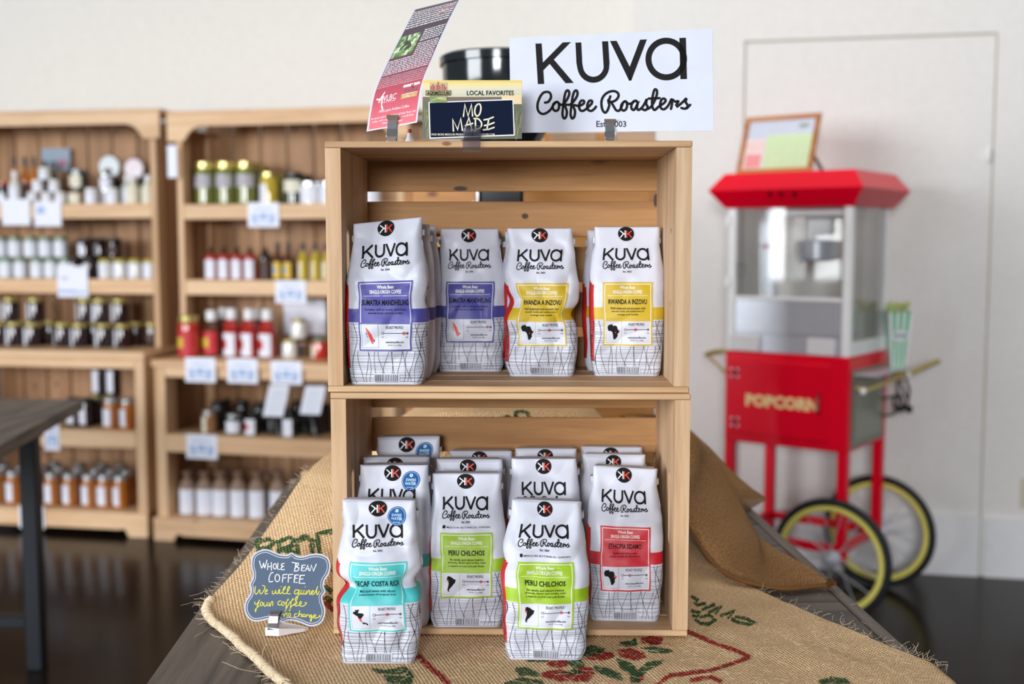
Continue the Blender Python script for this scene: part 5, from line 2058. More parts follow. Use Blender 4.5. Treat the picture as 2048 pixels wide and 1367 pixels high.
def proto(shape, body, cap, label=None, lz=(.2, .62), la=(2.2, 5.6), lab2=None):
    key = (shape, body.name, cap.name, label.name if label else '', lz, la, lab2.name if lab2 else '')
    if key in PROTO: return PROTO[key]
    b, c = PROFS[shape]
    out = []
    for nm, prof, m in (('glass_body', b, body), ('lid', c, cap)):
        mb = MB(); mb.lathe(prof, 16); o = mb.build(nm, m, None, True, fix=True)
        out.append((nm, o.data, {})); bpy.data.objects.remove(o)
    if label:
        mb = MB(); mb.lathe([(1.012, lz[0]), (1.012, lz[1])], 12, a0=la[0], a1=la[1]); o = mb.build('paper_label', label, None, True, fix=False)
        out.append(('paper_label', o.data, {})); bpy.data.objects.remove(o)
    if lab2:
        zz = lz[0] + (lz[1] - lz[0]) * .30, lz[0] + (lz[1] - lz[0]) * .72
        mb = MB(); mb.lathe([(1.022, zz[0]), (1.022, zz[1])], 8, a0=la[0] + .7, a1=la[1] - 1.0); o = mb.build('label_print', lab2, None, True, fix=False)
        out.append(('label_print', o.data, {})); bpy.data.objects.remove(o)
    PROTO[key] = out
    return out


def put(fr, q, z, px, hw, ptop, pbot, pr, name, label, cat, group=None, dz=0.0):
    """stand a copy so that it covers the traced column px +- hw and rows ptop..pbot at local depth q"""
    p = fr.hit(px, (ptop + pbot) / 2, q)
    s = p.y / FOC / .99
    r = hw * s
    h = (pbot - ptop) * s
    o = empty(name, (p.x, p.y, z + .0004 + dz), rj.uniform(-.25, .15), label, cat, group)
    o.scale = (1, 1, 1)
    parent = None
    for nm, me, _ in pr:
        c = bpy.data.objects.new(nm, me)
        COL.objects.link(c)
        c.scale = (r, r, h)
        c.parent = o
    return h


rj = random.Random(4)
QU = SB + .075        # item row just behind the upper shelf edge
U1, U2 = Z1['upper_shelves']
g = 'white-labelled jars with pale green lids on the left unit'
pj = proto('jar', CLR, GRNL, LABW, (.08, .70))
hl = .036
for x in (-9, 13, 42, 75, 103): h_ = put(F1, QU, U2, x, 13.5, 515, 556, pj, 'jar', 'white-labelled jar with pale green lid in the lower row', 'jar', g + ', lower row')
for x in (2, 31, 62, 92, 122): put(F1, QU + .004, U2, x, 13.5, 478, 519, pj, 'jar', 'white-labelled jar with pale green lid in the upper row', 'jar', g + ', upper row', h_ + .0004)
for x in (132,): put(F1, QU + .004, U2, x, 13.5, 515, 556, pj, 'jar', 'pale jar under the last upper green-lidded jar of the left unit', 'jar', None)
pj = proto('jar', DKJ, BLKL, LABW, (.10, .72), (2.2, 4.6))
for x in (150, 180): h2_ = put(F1, QU, U2, x, 14, 516, 557, pj, 'jar', 'black-lidded jam jar with white label beside the green-lidded jars', 'jar', 'black-lidded jars, lower row on the left unit')
h2_ = put(F1, QU + .075, U2, 196, 14, 516, 557, pj, 'jar', 'dark jar standing behind the yellow-lidded jars', 'jar', None)
h2_ = put(F1, QU + .075, U2, 228, 14, 516, 557, pj, 'jar', 'dark jar standing behind the second yellow-lidded jar', 'jar', None)
put(F1, QU + .004, U2, 171, 14, 480, 518, pj, 'jar', 'black-lidded jam jar stacked in the upper row, left of two with white labels', 'jar', None, h2_)
put(F1, QU + .075, U2, 200, 14, 480, 518, pj, 'jar', 'black-lidded jam jar stacked in the upper row, right of two with white labels', 'jar', None, h2_)
put(F1, QU + .075, U2, 230, 14, 482, 520, proto('jar', DKJ, BLKL, LABK, (.15, .6), (3.6, 5.2)), 'jar', 'dark-labelled jar at the end of the upper row on the left unit', 'jar', None, h2_)
pj = proto('jar', WTB, YLWL, LABW, (.05, .74), (2.2, 4.9))
for x in (211, 240, 270, 300): put(F1, QU, U2, x, 13.5, 519, 558, pj, 'jar', 'small white jar with yellow-green lid on the second shelf', 'jar', 'yellow-lidded white jars')
# dark jams on the base top
pj = proto('jar', DKJ, GLD, LABW, (.06, .78), (3.1, 4.2))
pjd = proto('jar', DKJ, GLD, LABK, (.2, .55), (3.8, 5.0))
ZB1 = Z1['base']
for x in (-10, 22, 58, 118, 152, 200, 238): hb_ = put(F1, SB - .02, ZB1, x + 8, 17, 655, 702, pj, 'jar', 'dark jam jar with narrow white label in the lower row', 'jar', 'dark jam jars, lower row')
for x in (92, 180, 264, 297): put(F1, SB + .075, ZB1, x + 8, 15, 656, 703, pjd, 'jar', 'dark jam jar with dark label in the back of the lower row', 'jar', 'dark jam jars, back row')
for x in (14, 64, 163, 194, 233): put(F1, SB + .055, ZB1, x + 8, 17, 608, 655, pj, 'jar', 'dark jam jar with narrow white label in the upper row', 'jar', 'dark jam jars, upper row', hb_)
for x in (40, 130): put(F1, SB + .06, ZB1, x + 8, 17, 656, 703, pjd, 'jar', 'dark jam jar half hidden between front jars on the left base', 'jar', 'dark jam jars between')
# base shelf
ZS1 = Z1['base_shelves'][0]
po = proto('jar', DKJ, BLKL, LABW, (.12, .86), (3.3, 5.0))
for x in (148, 173): hq_ = put(F1, .09, ZS1, x, 14, 803, 861, po, 'jar', 'dark jar with oval white label under the near table edge', 'jar', 'dark jars with oval labels, lower')
put(F1, .19, ZS1, 196, 15, 800, 861, pjd, 'jar', 'dark jar between the oval-labelled and the honey jars', 'jar')
put(F1, .20, ZS1, 226, 15, 800, 861, pjd, 'jar', 'dark jar behind the two white-labelled honey jars', 'jar')
for x in (199, 228): put(F1, .19, ZS1, x, 14, 730, 790, po, 'jar', 'dark jar with white oval label stacked high on the left base shelf', 'jar', 'stacked oval-labelled jars', hq_)
ph = proto('jar', HON, SLV, LABW, (.10, .66), (2.5, 4.9))
for x in (222, 256): put(F1, .075, ZS1, x, 15.5, 801, 862, ph, 'jar', 'amber jar with silver lid and white label on the middle base shelf', 'jar', 'amber jars on the middle base shelf')
ZP1 = Z1['plinth']
for x in (-6, 28, 66, 105, 141, 179, 210, 242): put(F1, .075, ZP1, x, 15.5, 955, 1021, ph, 'jar', 'amber honey jar in the front row of the lowest shelf', 'jar', 'honey jars, front row')
for x in (10, 48, 86, 124, 160, 195, 226, 256): put(F1, .165, ZP1, x, 15, 945, 1013, ph, 'jar', 'amber honey jar in the second row of the lowest shelf', 'jar', 'honey jars, second row')
for x in (110, 161, 207, 244): put(F1, .25, ZP1, x, 14, 937, 1006, ph, 'jar', 'amber honey jar in the back row of the lowest shelf', 'jar', 'honey jars, back row')
# top shelf of the left unit
pb = proto('bottle', ORB, BLKL, LABK, (.12, .45), (3.6, 5.6))
for x in (29, 50, 68): put(F1, QU + .05, U1, x, 8.5, 311, 404, pb, 'bottle', 'tall amber bottle with black neck on the left top shelf', 'bottle', 'amber bottles')
for x in (90, 108): put(F1, QU + .12, U1, x, 8.5, 318, 404, proto('bottle', DGR, BLKL, LABK, (.12, .45), (3.6, 5.6)), 'bottle', 'dark green bottle behind the white jars on the top shelf', 'bottle', 'dark green bottles')
put(F1, QU, U1, 30, 12, 340, 406, proto('bottle', WTB, WHTL, LABW, (.05, .5)), 'bottle', 'slim white bottle before the amber bottles', 'bottle')
put(F1, QU, U1, 6, 10, 362, 406, proto('jar', DKJ, REDS, LABW, (.05, .5)), 'jar', 'small jar with dark red lid at the left end of the top shelf', 'jar')
pw = proto('jar', WTB, WHTL, LABW, (.05, .6))
h3 = 0
for x in (66, 94, 121): h3 = put(F1, QU, U1, x, 11, 383, 407, pw, 'jar', 'small white jar in the bottom row of a pyramid of three rows', 'jar', 'white jar pyramid, bottom row')
for x in (76, 109): h4 = put(F1, QU, U1, x, 11, 361, 385, pw, 'jar', 'small white jar in the middle row of the pyramid', 'jar', 'white jar pyramid, middle row', h3)
put(F1, QU, U1, 90, 12, 338, 362, pw, 'jar', 'small white jar crowning the pyramid on the top shelf', 'jar', None, h3 + h4)
h5 = put(F1, QU + .03, U1, 153, 15, 376, 407, proto('jar', MED, BLKL, LABC, (.05, .7)), 'jar', 'tan spice jar under the grey-lidded jar', 'jar')
put(F1, QU + .03, U1, 157, 17, 342, 378, proto('tin', DGR, GREYJ, LABC, (.1, .7), (3.2, 5.2)), 'jar', 'cream-labelled jar with grey lid stacked on a spice jar', 'jar', None, h5)
for x in (183, 225): put(F1, QU, U1, x, 12.5, 377, 408, proto('jar', WTB, WHTL, LABW, (.05, .7)), 'jar', 'small plain white jar on the top shelf of the left unit', 'jar', 'plain white jars')
h6 = put(F1, QU + .05, U1, 213, 13, 378, 407, proto('jar', CLR, SLV, LABG, (.05, .7)), 'jar', 'glass jar behind the white jars, under another jar', 'jar')
put(F1, QU + .05, U1, 213, 13, 350, 379, proto('jar', CLR, SLV, LABW, (.05, .7)), 'jar', 'glass jar stacked below the silver disc', 'jar', None, h6)
put(F1, QU + .05, U1, 255, 12, 350, 407, proto('bottle', CLR, WHTL, LABW, (.05, .5)), 'bottle', 'white-capped bottle under the second disc', 'bottle')
for x in (266, 296): put(F1, QU, U1, x, 13, 352, 408, proto('bottle', LABC, WHTL, LABC, (.05, .5)), 'bottle', 'cream bottle with pale cap near the right post of the left unit', 'bottle', 'cream bottles')
put(F1, QU + .06, U1, 280, 12, 355, 407, proto('bottle', DGR, BLKL, LABG, (.5, .6)), 'bottle', 'dark bottle between the two cream bottles', 'bottle')
for i, (x, y, r, lab) in enumerate(((223, 334, 24, 'round silver tin shown on edge behind the jars'), (272, 338, 22, 'round pinkish tin shown on edge at the right of the top shelf'))):
    p = F1.hit(x, y, QU + .10)
    s = p.y / FOC
    o = empty('round_tin', (p.x, p.y, p.z), F1.ang, lab, 'tin')
    mb = MB(); mb.lathe([(0, 0), (r * s, 0), (r * s, .018), (r * s * .92, .022), (r * s * .9, .018), (0, .018)], 28)
    mb.v = [(a, -c, b) for a, b, c in mb.v]
    mb.build('rim', SLV, o, True)
    A = Art()
    A.disc(0, 0, r * s * .9, r * s * .9, mat('tin_face_%d' % i, rgb(*((196, 206, 210), (214, 196, 204))[i]), .35), 1)
    A.disc(-.005 + .02 * i, -.02, r * s * .42, r * s * .25, LABK if i == 0 else WHITE_INK, 2)
    A.build('printed_face', lambda u, v, l: Vector((u, -.0222 - l * .0004, v)), o)
    mb = MB(); mb.box(-.02, .02, -.018, .05, U1 + .0005 - p.z, -r * s + .004, .002); mb.build('stand', BLKL, o)


def card(fr, q, x0, x1, y0, y1, label, m=LABW, prints=(), tilt=0.0, name='price_card', cat='card', group=None, thick=.002):
    p = fr.hit((x0 + x1) / 2, y1, q)
    s = p.y / FOC / .99
    w, h = (x1 - x0) * s, (y1 - y0) * s
    o = empty(name, tuple(p), fr.ang, label, cat, group)
    mb = MB(); mb.box(-w / 2, w / 2, 0, thick, 0, h, 0)
    mb.v = [(a + tilt * c, b + abs(tilt) * .3 * c, c) for a, b, c in mb.v]
    mb.build('card_face', m, o)
    if prints:
        A = Art()
        for (u0, u1, v0, v1, mm, l) in prints:
            A.rect((u0 - .5) * w, (u1 - .5) * w, v0 * h, v1 * h, mm, l)
        A.build('printed_design', lambda a, b, l: Vector((a + tilt * b, -.0006 - l * .0004 + abs(tilt) * .3 * b, b)), o)
    return o


LIP = -.004
crest = [(.14, .86, .14, .55, BLUP, 1), (.30, .70, .20, .62, LABW, 2), (.36, .64, .30, .58, BLUP, 3), (.2, .8, .72, .78, BLUP, 1)]
card(F1, SB + LIP, 2, 63, 399, 450, 'white price card hung on the left end of the top shelf edge')
card(F1, SB + LIP, 67, 125, 404, 452, 'white price card right of another on the top shelf edge of the left unit', LABW, [(.1, .4, .5, .8, BLUP, 1)])
card(F1, SB + LIP, 113, 179, 533, 594, 'price card with faint blue drawing on the second shelf edge of the left unit', LABW, [(.15, .35, .58, .66, BLUP, 1), (.0, .6, .14, .24, BLUP, 1), (.55, .95, .12, .2, BLUP, 1)])
card(F1, LIP, 88, 121, 846, 900, 'blue-tinted card on the middle base shelf edge below the dark table', LABW, crest)
card(F1, -.028, 36, 92, 1010, 1056, 'blue-tinted card on the plinth beside the black table leg', LABW, crest)
card(F1, QU + .2, 82, 143, 298, 342, 'grey-blue card leaning at the back of the top shelf', mat('dusty_blue_card', rgb(150, 168, 186), .6), [(.6, .85, .2, .5, mat('pink_dot', rgb(196, 120, 150), .6), 1)])
card(F2, SB - .06, 335, 355, 292, 355, 'tall white card hanging in the gap between the two shelving units')

# ---- right unit
U1, U2 = Z2['upper_shelves']
for x in (411, 452, 493): put(F2, QU, U1, x, 20, 325, 408, proto('jar', PICK, GLD, LABG, (.40, .70)), 'jar', 'tall pickle jar with gold lid and grey label on the top shelf', 'jar', 'pickle jars')
for x in (428, 470, 512): put(F2, QU + .1, U1, x, 19, 327, 408, proto('jar', PICK, GLD, LABG, (.40, .70)), 'jar', 'pickle jar in the second row behind the front three', 'jar', 'pickle jars, second row')
put(F2, QU, U1, 539, 19, 347, 409, proto('jar', YLS, GLD, LABW, (.05, .62), (2.4, 4.7)), 'jar', 'shorter yellow pickle jar with white label', 'jar')
put(F2, QU + .09, U1, 560, 18, 349, 409, proto('jar', PICK, GLD), 'jar', 'dark pickle jar behind the short yellow jar', 'jar')
put(F2, QU, U1, 588, 20, 350, 411, proto('jar', DGR, BLKL, LABC, (.38, .76)), 'jar', 'dark green jar with black lid and cream label', 'jar')
put(F2, QU + .09, U1, 608, 18, 354, 411, proto('jar', DGR, BLKL), 'jar', 'dark jar behind the black-lidded jar', 'jar')
for x in (621, 660): put(F2, QU - .02, U1, x, 20, 371, 413, proto('tin', WTB, SLV, LABW, (.05, .8)), 'jar', 'squat white jar with silver lid on the top shelf', 'jar', 'squat white jars')
put(F2, QU - .02, U1, 741, 22, 372, 415, proto('tin', WTB, SLV, LABW, (.05, .8)), 'jar', 'white jar glimpsed through the left end of the crate back gap', 'jar')
for i, x in enumerate((423, 449, 475, 501)): put(F2, QU, U2, x, 12.5, 497, 562, proto('squeeze', REDS, BLKL, LABW, (.03, .60)), 'bottle', 'red sauce bottle with white label and dark spout', 'bottle', 'red squeeze bottles')
put(F2, QU + .02, U2, 532, 12.5, 497, 562, proto('squeeze', DKJ, DKJ, LABK, (.03, .60)), 'bottle', 'dark brown squeeze bottle with dark label beside the red ones', 'bottle')
for x in (556, 577): put(F2, QU, U2, x, 10.5, 489, 562, proto('bottle', BRS, BLKL, YLP, (.04, .48), (2.2, 5.6), BLUP), 'bottle', 'hot sauce bottle with yellow and blue label', 'bottle', 'yellow and blue labelled bottles')
for x in (606, 631, 654): put(F2, QU, U2, x, 10.5, 490, 563, proto('bottle', YLS, BLKL, LABC, (.04, .48), (2.2, 4.2)), 'bottle', 'yellow-green sauce bottle with black cap near the crate', 'bottle', 'yellow-green bottles')
ZB2 = Z2['base']
put(F2, SB - .055, ZB2, 378, 21, 640, 722, proto('jar', REDJ, GLD, REDP2, (.05, .65), (2.2, 5.6), YLP), 'jar', 'big red relish jar with gold lid at the left end of the base top', 'jar')
put(F2, SB + .0, ZB2, 424, 18, 631, 722, proto('sauce', BRS, WHTL, REDP2, (.05, .55), (2.2, 5.6), YLP), 'bottle', 'dark sauce bottle with red and yellow label and white cap', 'bottle')
for x in (464, 499, 535): put(F2, SB - .01, ZB2, x, 17, 628, 724, proto('sauce', REDS, WHTL, LABW, (.03, .50), (2.2, 5.2), REDP2), 'bottle', 'red barbecue sauce bottle with white cap in the front row', 'bottle', 'white-capped red bottles')
for x in (448, 514): put(F2, SB + .09, ZB2, x, 15, 630, 722, proto('sauce', BRS, WHTL, REDP2, (.05, .5)), 'bottle', 'white-capped sauce bottle in the row behind', 'bottle', 'white-capped bottles behind')
h7 = put(F2, SB, ZB2, 580, 15, 687, 724, proto('jar', WTB, GLD, LABW, (.05, .7), (2.4, 4.0)), 'jar', 'small white-labelled jar at the bottom of the little stack', 'jar')
h8 = put(F2, SB + .06, ZB2, 606, 15, 688, 724, proto('jar', MED, BLKL, LABK, (.05, .7)), 'jar', 'small brown jar beside the stacked white-labelled jars', 'jar')
put(F2, SB + .04, ZB2, 598, 16, 648, 687, proto('jar', WTB, GLD, LABW, (.05, .7), (2.4, 4.0)), 'jar', 'small white-labelled jar on top of the little stack', 'jar', None, max(h7, h8) + .001)
put(F2, SB - .02, ZB2, 640, 17, 683, 725, proto('jar', REDJ, GRNL, LABC, (.1, .7), (2.6, 4.4)), 'jar', 'red jam jar with green lid just left of the crates', 'jar')
card(F2, SB + .20, 565, 655, 599, 668, 'large white paper at the back of the middle shelf', LABW)
ZS2 = Z2['base_shelves'][0]
put(F2, .075, ZS2, 419, 15, 827, 874, proto('jar', MED, SLV, LABC, (.05, .72), (3.4, 4.4)), 'jar', 'tan jar with silver lid on the lower middle shelf', 'jar')
put(F2, .075, ZS2, 468, 16, 836, 877, proto('jar', DGR, SLV, LABW, (.10, .66)), 'jar', 'dark green jar with white label on the lower middle shelf', 'jar')
put(F2, .070, ZS2, 504, 14, 826, 879, proto('bottle', NVY, BLKL, LABW, (.04, .62), (2.4, 5.4), REDP2), 'bottle', 'black bottle with white and red label', 'bottle')
put(F2, .070, ZS2, 580, 15, 828, 883, proto('bottle', NVY, BLKL, LABW, (.04, .66), (2.4, 5.4)), 'bottle', 'black bottle with plain white label', 'bottle')
for x, q in ((438, .17), (455, .24), (486, .20), (520, .16), (545, .14), (560, .22), (610, .16), (632, .14), (600, .25), (648, .20)):
    put(F2, q, ZS2, x, 15, 818, 876, proto('bottle' if x % 2 else 'jar', NVY, BLKL), 'jar', 'black jar or bottle in the dark rows, lower middle shelf', 'jar', 'black jars and bottles')
card(F2, SB + LIP, 494, 560, 406, 454, 'price card with pale blue crest on the top shelf edge of the right unit', LABW, crest)
card(F2, SB + LIP, 549, 614, 561, 606, 'price card with pale blue crest on the second shelf edge, close to the crate', LABW, crest)
for i, (a, b2, c, d) in enumerate(((368, 434, 715, 764), (452, 518, 717, 766), (540, 606, 722, 768))):
    card(F2, -.016, a, b2, c, d, ('first', 'second', 'third')[i] + ' of the three price cards hung along the base top edge', LABW, crest)
card(F2, LIP, 370, 438, 868, 917, 'price card with blue crest alone on the lower middle shelf edge', LABW, crest)
LINE = mat('faint_type', rgb(190, 198, 214), .6)
for i, (a, b2, c, d) in enumerate(((524, 567, 769, 832), (598, 641, 771, 828))):
    o = card(F2, .05, a, b2, c, d, ('white tilted card on a holder above the black bottles', 'white tilted card on a holder nearest the crate')[i], LABW, [(.15, .85, .1 + k * .07, .125 + k * .07, LINE, 1) for k in range(11)], .22)
    hz = ZS2 - o.location.z + .002
    mb = MB(); mb.tube([(0, .004, .01), (.015, .004, hz * .5), (.035, -.01, hz)], .004, 6); mb.tube([(.005, .004, .01), (.0, .02, hz * .5), (-.02, .03, hz)], .003, 6); mb.build('holder', BLKL, o, True)
ZP2 = Z2['plinth']
for x in (377, 411, 443, 478, 515, 557): put(F2, .075, ZP2, x, 17.5, 948, 1036 + (x - 377) * .06, proto('wrapped', mat('brown_paper_neck', rgb(150, 126, 108), .7), CLOTHT, LABW, (.04, .60)), 'bottle', 'white-labelled bottle with gathered brown paper top on the lowest shelf', 'bottle', 'paper-topped bottles, front row')
for x in (394, 456, 535, 590): put(F2, .18, ZP2, x, 16, 945, 1026, proto('wrapped', MED, CLOTHT, LABG, (.04, .60)), 'bottle', 'paper-topped bottle in the row behind on the lowest shelf', 'bottle', 'paper-topped bottles, second row')

# ================================================================ THINGS BEHIND THE CRATES
# tall display cabinet glimpsed over and through the crates
cw0, cw1 = at(808, 400, 3.0), at(1313, 400, 3.0)
cab = empty('display_cabinet', (cw0.x, 3.0, 0), -.03, 'honey-coloured pine cabinet glimpsed behind the crates and the large sign', 'cabinet')
CWd = cw1.x - cw0.x
CAB = wood('honey_pine', rgb(206, 146, 84), rgb(176, 116, 58), 'X', .5, 4)
zt = at(1200, 283, 3.0).z
for i in range(10):
    z0 = .05 + i * (zt - .07) / 10
    mb = MB(); mb.box(.02, CWd - .02, .001, .018, z0, z0 + (zt - .07) / 10 - .004, .002); mb.build('plank', CAB, cab)
mb = MB(); mb.box(-.0, CWd, -.01, .35, zt - .02, zt, .003); mb.build('top_board', CAB, cab)
for x in (0, CWd - .022):
    mb = MB(); mb.box(x, x + .022, 0, .34, 0, zt - .0205, .002); mb.build('side', CAB, cab)
gx0, gx1 = at(1080, 270, 3.25).x, at(1216, 270, 3.25).x
mb = MB(); mb.box(gx0 - cw0.x, gx1 - cw0.x, .26, .275, zt + .0003, at(1150, 264, 3.26).z, .003); mb.build('gallery_board', CAB, cab)
KRAFT = mat('kraft_card', rgb(176, 150, 124), .8)
for i, (x0, x1, y0, lab) in enumerate(((1098, 1196, 264, 'kraft box on the cabinet behind the left half of the large sign'), (1231, 1314, 262, 'kraft box on the cabinet behind the right half of the large sign'))):
    p, q = at(x0, 262, 3.05), at(x1, 262, 3.05)
    h = at(x0, y0, 3.05).z - zt - .0006
    o = empty('cardboard_box', ((p.x + q.x) / 2, 3.05, zt + .0006), -.03, lab, 'box')
    w = (q.x - p.x) / 2 - .004
    mb = MB(); mb.box(-w, w, 0, .16, 0, h, .002); mb.build('carton', KRAFT, o)
    mb = MB(); mb.box(-w - .001, w + .001, -.001, .08, h - .004, h + .001, .0005); mb.build('flap', KRAFT, o)
# coffee grinder with a big dark hopper
gx = at(1003, 300, 2.3).x
gr = empty('coffee_grinder', (gx, 2.3, TZ + .001), 0, 'tall coffee grinder with dark lidded bean hopper behind the crates', 'grinder')
gz = lambda py: at(1003, py, 2.3).z - TZ - .001
SMK = mat('smoked_plastic', rgb(36, 42, 46), .12, .25, .7)
R = 122 * 2.3 / 2300
mb = MB(); mb.lathe([(R * .96, gz(133)), (R, gz(133)), (R, gz(118)), (R * .96, gz(114)), (0, gz(113))], 40); mb.build('hopper_lid', SMK, gr, True)
mb = MB(); mb.lathe([(R * .955, gz(134)), (R * .95, gz(160)), (R * .86, gz(235)), (R * .70, gz(270)), (R * .42, gz(330)), (R * .34, gz(345))], 40); mb.build('hopper', SMK, gr, True)
mb = MB(); mb.box(-.043, .043, -.05, .07, .07, gz(343), .006); mb.build('motor_housing', mat('black_enamel', rgb(20, 24, 30), .25), gr)
mb = MB(); mb.box(-.050, -.044, -.03, .03, .10, gz(360), .001); mb.box(-.058, -.0502, -.02, .02, .10, gz(402), .001); mb.build('chrome_chute', CHROME, gr)
mb = MB(); mb.box(-.07, .07, -.09, .10, 0, .0695, .006); mb.build('base', mat('black_enamel', rgb(20, 24, 30), .25), gr)
# little white cone bottle and grey box just behind the leaflet
p = at(822, 280, 1.62)
UB = UTZ
o = empty('glue_bottle', (p.x, 1.60, UB + .0004), 0, 'small white cone-tipped bottle on the crate behind the leaflet', 'bottle')
mb = MB(); mb.lathe([(0, 0), (.0105, 0), (.0105, .004), (.0035, .020), (.003, .024), (0, .024)], 18); mb.build('cone', WPLAS, o, True)
mb = MB(); mb.lathe([(0, .024), (.003, .024), (.0024, .029), (0, .030)], 12); mb.build('tip', REDP2, o, True)
# pine box with a rope handle at the far left corner of the table
o = empty('wooden_box', (-.405, 2.16, TZ + .001), -.55, 'small blurred pine box with rope handle behind the burlap left of the crates', 'box')
mb = MB(); mb.box(0, .16, 0, .20, .052, .078, .004); mb.build('lid', wood('pale_pine', rgb(214, 184, 146), rgb(190, 156, 116), 'Y', .5, 5), o)
mb = MB(); mb.box(.012, .148, .012, .188, 0, .0515, .002); mb.build('box_body', mat('dull_brown_wood', rgb(110, 88, 72), .7), o)  # body in a darker brown than the lid
mb = MB(); mb.tube([(.03, .010, .05), (.015, -.006, .03), (-.002, -.012, .016), (-.006, .01, .010), (.01, .011, .02)], .003, 8); mb.build('rope_handle', mat('grey_rope', rgb(150, 138, 124), .9), o, True)

# ================================================================ DARK TABLE AT THE FAR LEFT
TT = .79
pc, pn = atz(166, 798, TT), atz(-6, 893, TT)
ed = (pc - pn).normalized()
tb = empty('dark_side_table', (pc.x, pc.y, 0), 0, 'dark wood table with black steel legs at the far left', 'table')
fx = Vector((-1, .02, 0)).normalized()
Pn = (pn - ed * .5 - pc)
mb = MB()
c = [Vector((0, 0, TT)), Vector((pn.x - ed.x * .5 - pc.x, pn.y - ed.y * .5 - pc.y, TT))]
c = [c[0], c[1], c[1] + fx * 1.2, c[0] + fx * 1.2]
lo = [q - Vector((0, 0, .034)) for q in c]
mb.quad(*c); mb.quad(*lo[::-1])
for i in range(4):
    j = (i + 1) % 4; mb.quad(lo[i], lo[j], c[j], c[i])
mb.build('table_top', DARKW, tb)
lg = atz(75, 1335, 0)
for (dx, dy) in ((0, 0), (-.95, .0)):
    mb = MB(); mb.box(lg.x - pc.x - .024 + dx, lg.x - pc.x + .024 + dx, lg.y - pc.y - .024 + dy, lg.y - pc.y + .024 + dy, 0, TT - .036, .003); mb.build('leg', IRON, tb)
    mb = MB(); mb.box(lg.x - pc.x - .032 + dx, lg.x - pc.x + .032 + dx, lg.y - pc.y - .032, lg.y - pc.y + .032, TT - .075, TT - .035, .003); mb.build('leg_bracket', IRON, tb)
zb_ = at(30, 1240, lg.y).z
mb = MB(); mb.box(lg.x - pc.x - .93, lg.x - pc.x - .0245, lg.y - pc.y - .018, lg.y - pc.y + .018, zb_ - .018, zb_ + .018, .003); mb.build('cross_bar', IRON, tb)

# ================================================================ POPCORN CART
RED = mat('cart_red_enamel', rgb(238, 0, 40), .34, 0, .25, coat=.05)
STEEL = mat('brushed_steel', rgb(214, 219, 230), .32, .5)
STEELW = mat('polished_trim', rgb(252, 253, 255), .3, 0.0)
BRASS = mat('brass_rail', rgb(206, 184, 104), .28, .7)
TYRE = mat('black_tyre', rgb(24, 28, 36), .6)
RIMY = mat('yellow_rim', rgb(240, 230, 118), .4)
GLS = clear('cabinet_glass', (.98, .985, .98, 1), .02)
CO = Vector((1.149, 3.902))
CANG = math.atan2(-.593, .805)
ct = empty('popcorn_cart', (CO.x, CO.y, 0), CANG, 'red popcorn machine cart with glass cabinet and two yellow-rimmed wheels', 'popcorn cart')
Wc, Dc = .462, .400
zb0, zb1, zc1, zh1 = .578, .908, 1.424, 1.546


def CB(name, m, *a, bev=.002, parent=None):
    mb = MB(); mb.box(*a, bev); return mb.build(name, m, parent if parent is not None else ct)


def cart_px(px, py, b):
    """picture position -> cart coordinates on the vertical plane b metres behind its front"""
    P0 = Vector((CO.x + .593 * b, CO.y + .805 * b, 0))
    p = on_plane(px, py, P0, Vector((.593, .805, 0)))
    d = Vector((p.x, p.y)) - CO
    return Vector((d.x * .805 - d.y * .593, b, p.z))


def cart_side(px, py, a):
    """picture position -> cart coordinates on the vertical plane x = a"""
    P0 = Vector((CO.x + .805 * a, CO.y - .593 * a, 0))
    p = on_plane(px, py, P0, Vector((.805, -.593, 0)))
    d = Vector((p.x, p.y)) - CO
    return Vector((a, d.x * .593 + d.y * .805, p.z))


CB('cupboard', RED, -Wc, 0, .004, Dc, zb0, zb1, bev=.004)
d0, d1 = cart_px(1456, 716, 0), cart_px(1659, 880, 0)
dr = CB('door', RED, -Wc + .012, d1.x, -.010, .0035, zb0 + .035, zb1 - .028, bev=.003)
for py in (745, 843):
    hc = cart_px(1469, py, -.011)
    for dx in (-.012, .012):
        for dz in (-.013, .013):
            mb = MB(); mb.lathe([(0, 0), (.0052, 0), (.0045, .003), (0, .004)], 10); mb.v = [(hc.x + dx + a, -.0105 - c, hc.z + dz + b) for a, b, c in mb.v]
            mb.build('hinge_screw', STEEL, dr, True)
    mb = MB(); mb.tube([(hc.x + .003, -.014, hc.z - .015), (hc.x + .003, -.014, hc.z + .015)], .004, 8); mb.build('hinge_pin', mat('dark_hinge', rgb(60, 10, 20), .4), dr, True)
hd = cart_px(1636, 808, -.02)
mb = MB(); mb.tube([(hd.x, -.009, hd.z + .034), (hd.x, -.026, hd.z + .026), (hd.x, -.028, hd.z), (hd.x, -.026, hd.z - .026), (hd.x, -.009, hd.z - .034)], .0045, 8); mb.build('handle', mat('dark_hinge', rgb(60, 10, 20), .4), dr, True)
A = Art()
tl, tr_ = cart_px(1491, 800, -.0105), cart_px(1637, 812, -.0105)
A.text('POPCORN', (tl.x + tr_.x) / 2, (tl.z + tr_.z) / 2 + .002, tr_.x - tl.x, .046, mat('cream_lettering', rgb(255, 222, 160), .5), 1, .06, 1)
A.build('lettering', lambda x, z, l: Vector((x, -.0107, z)), dr)
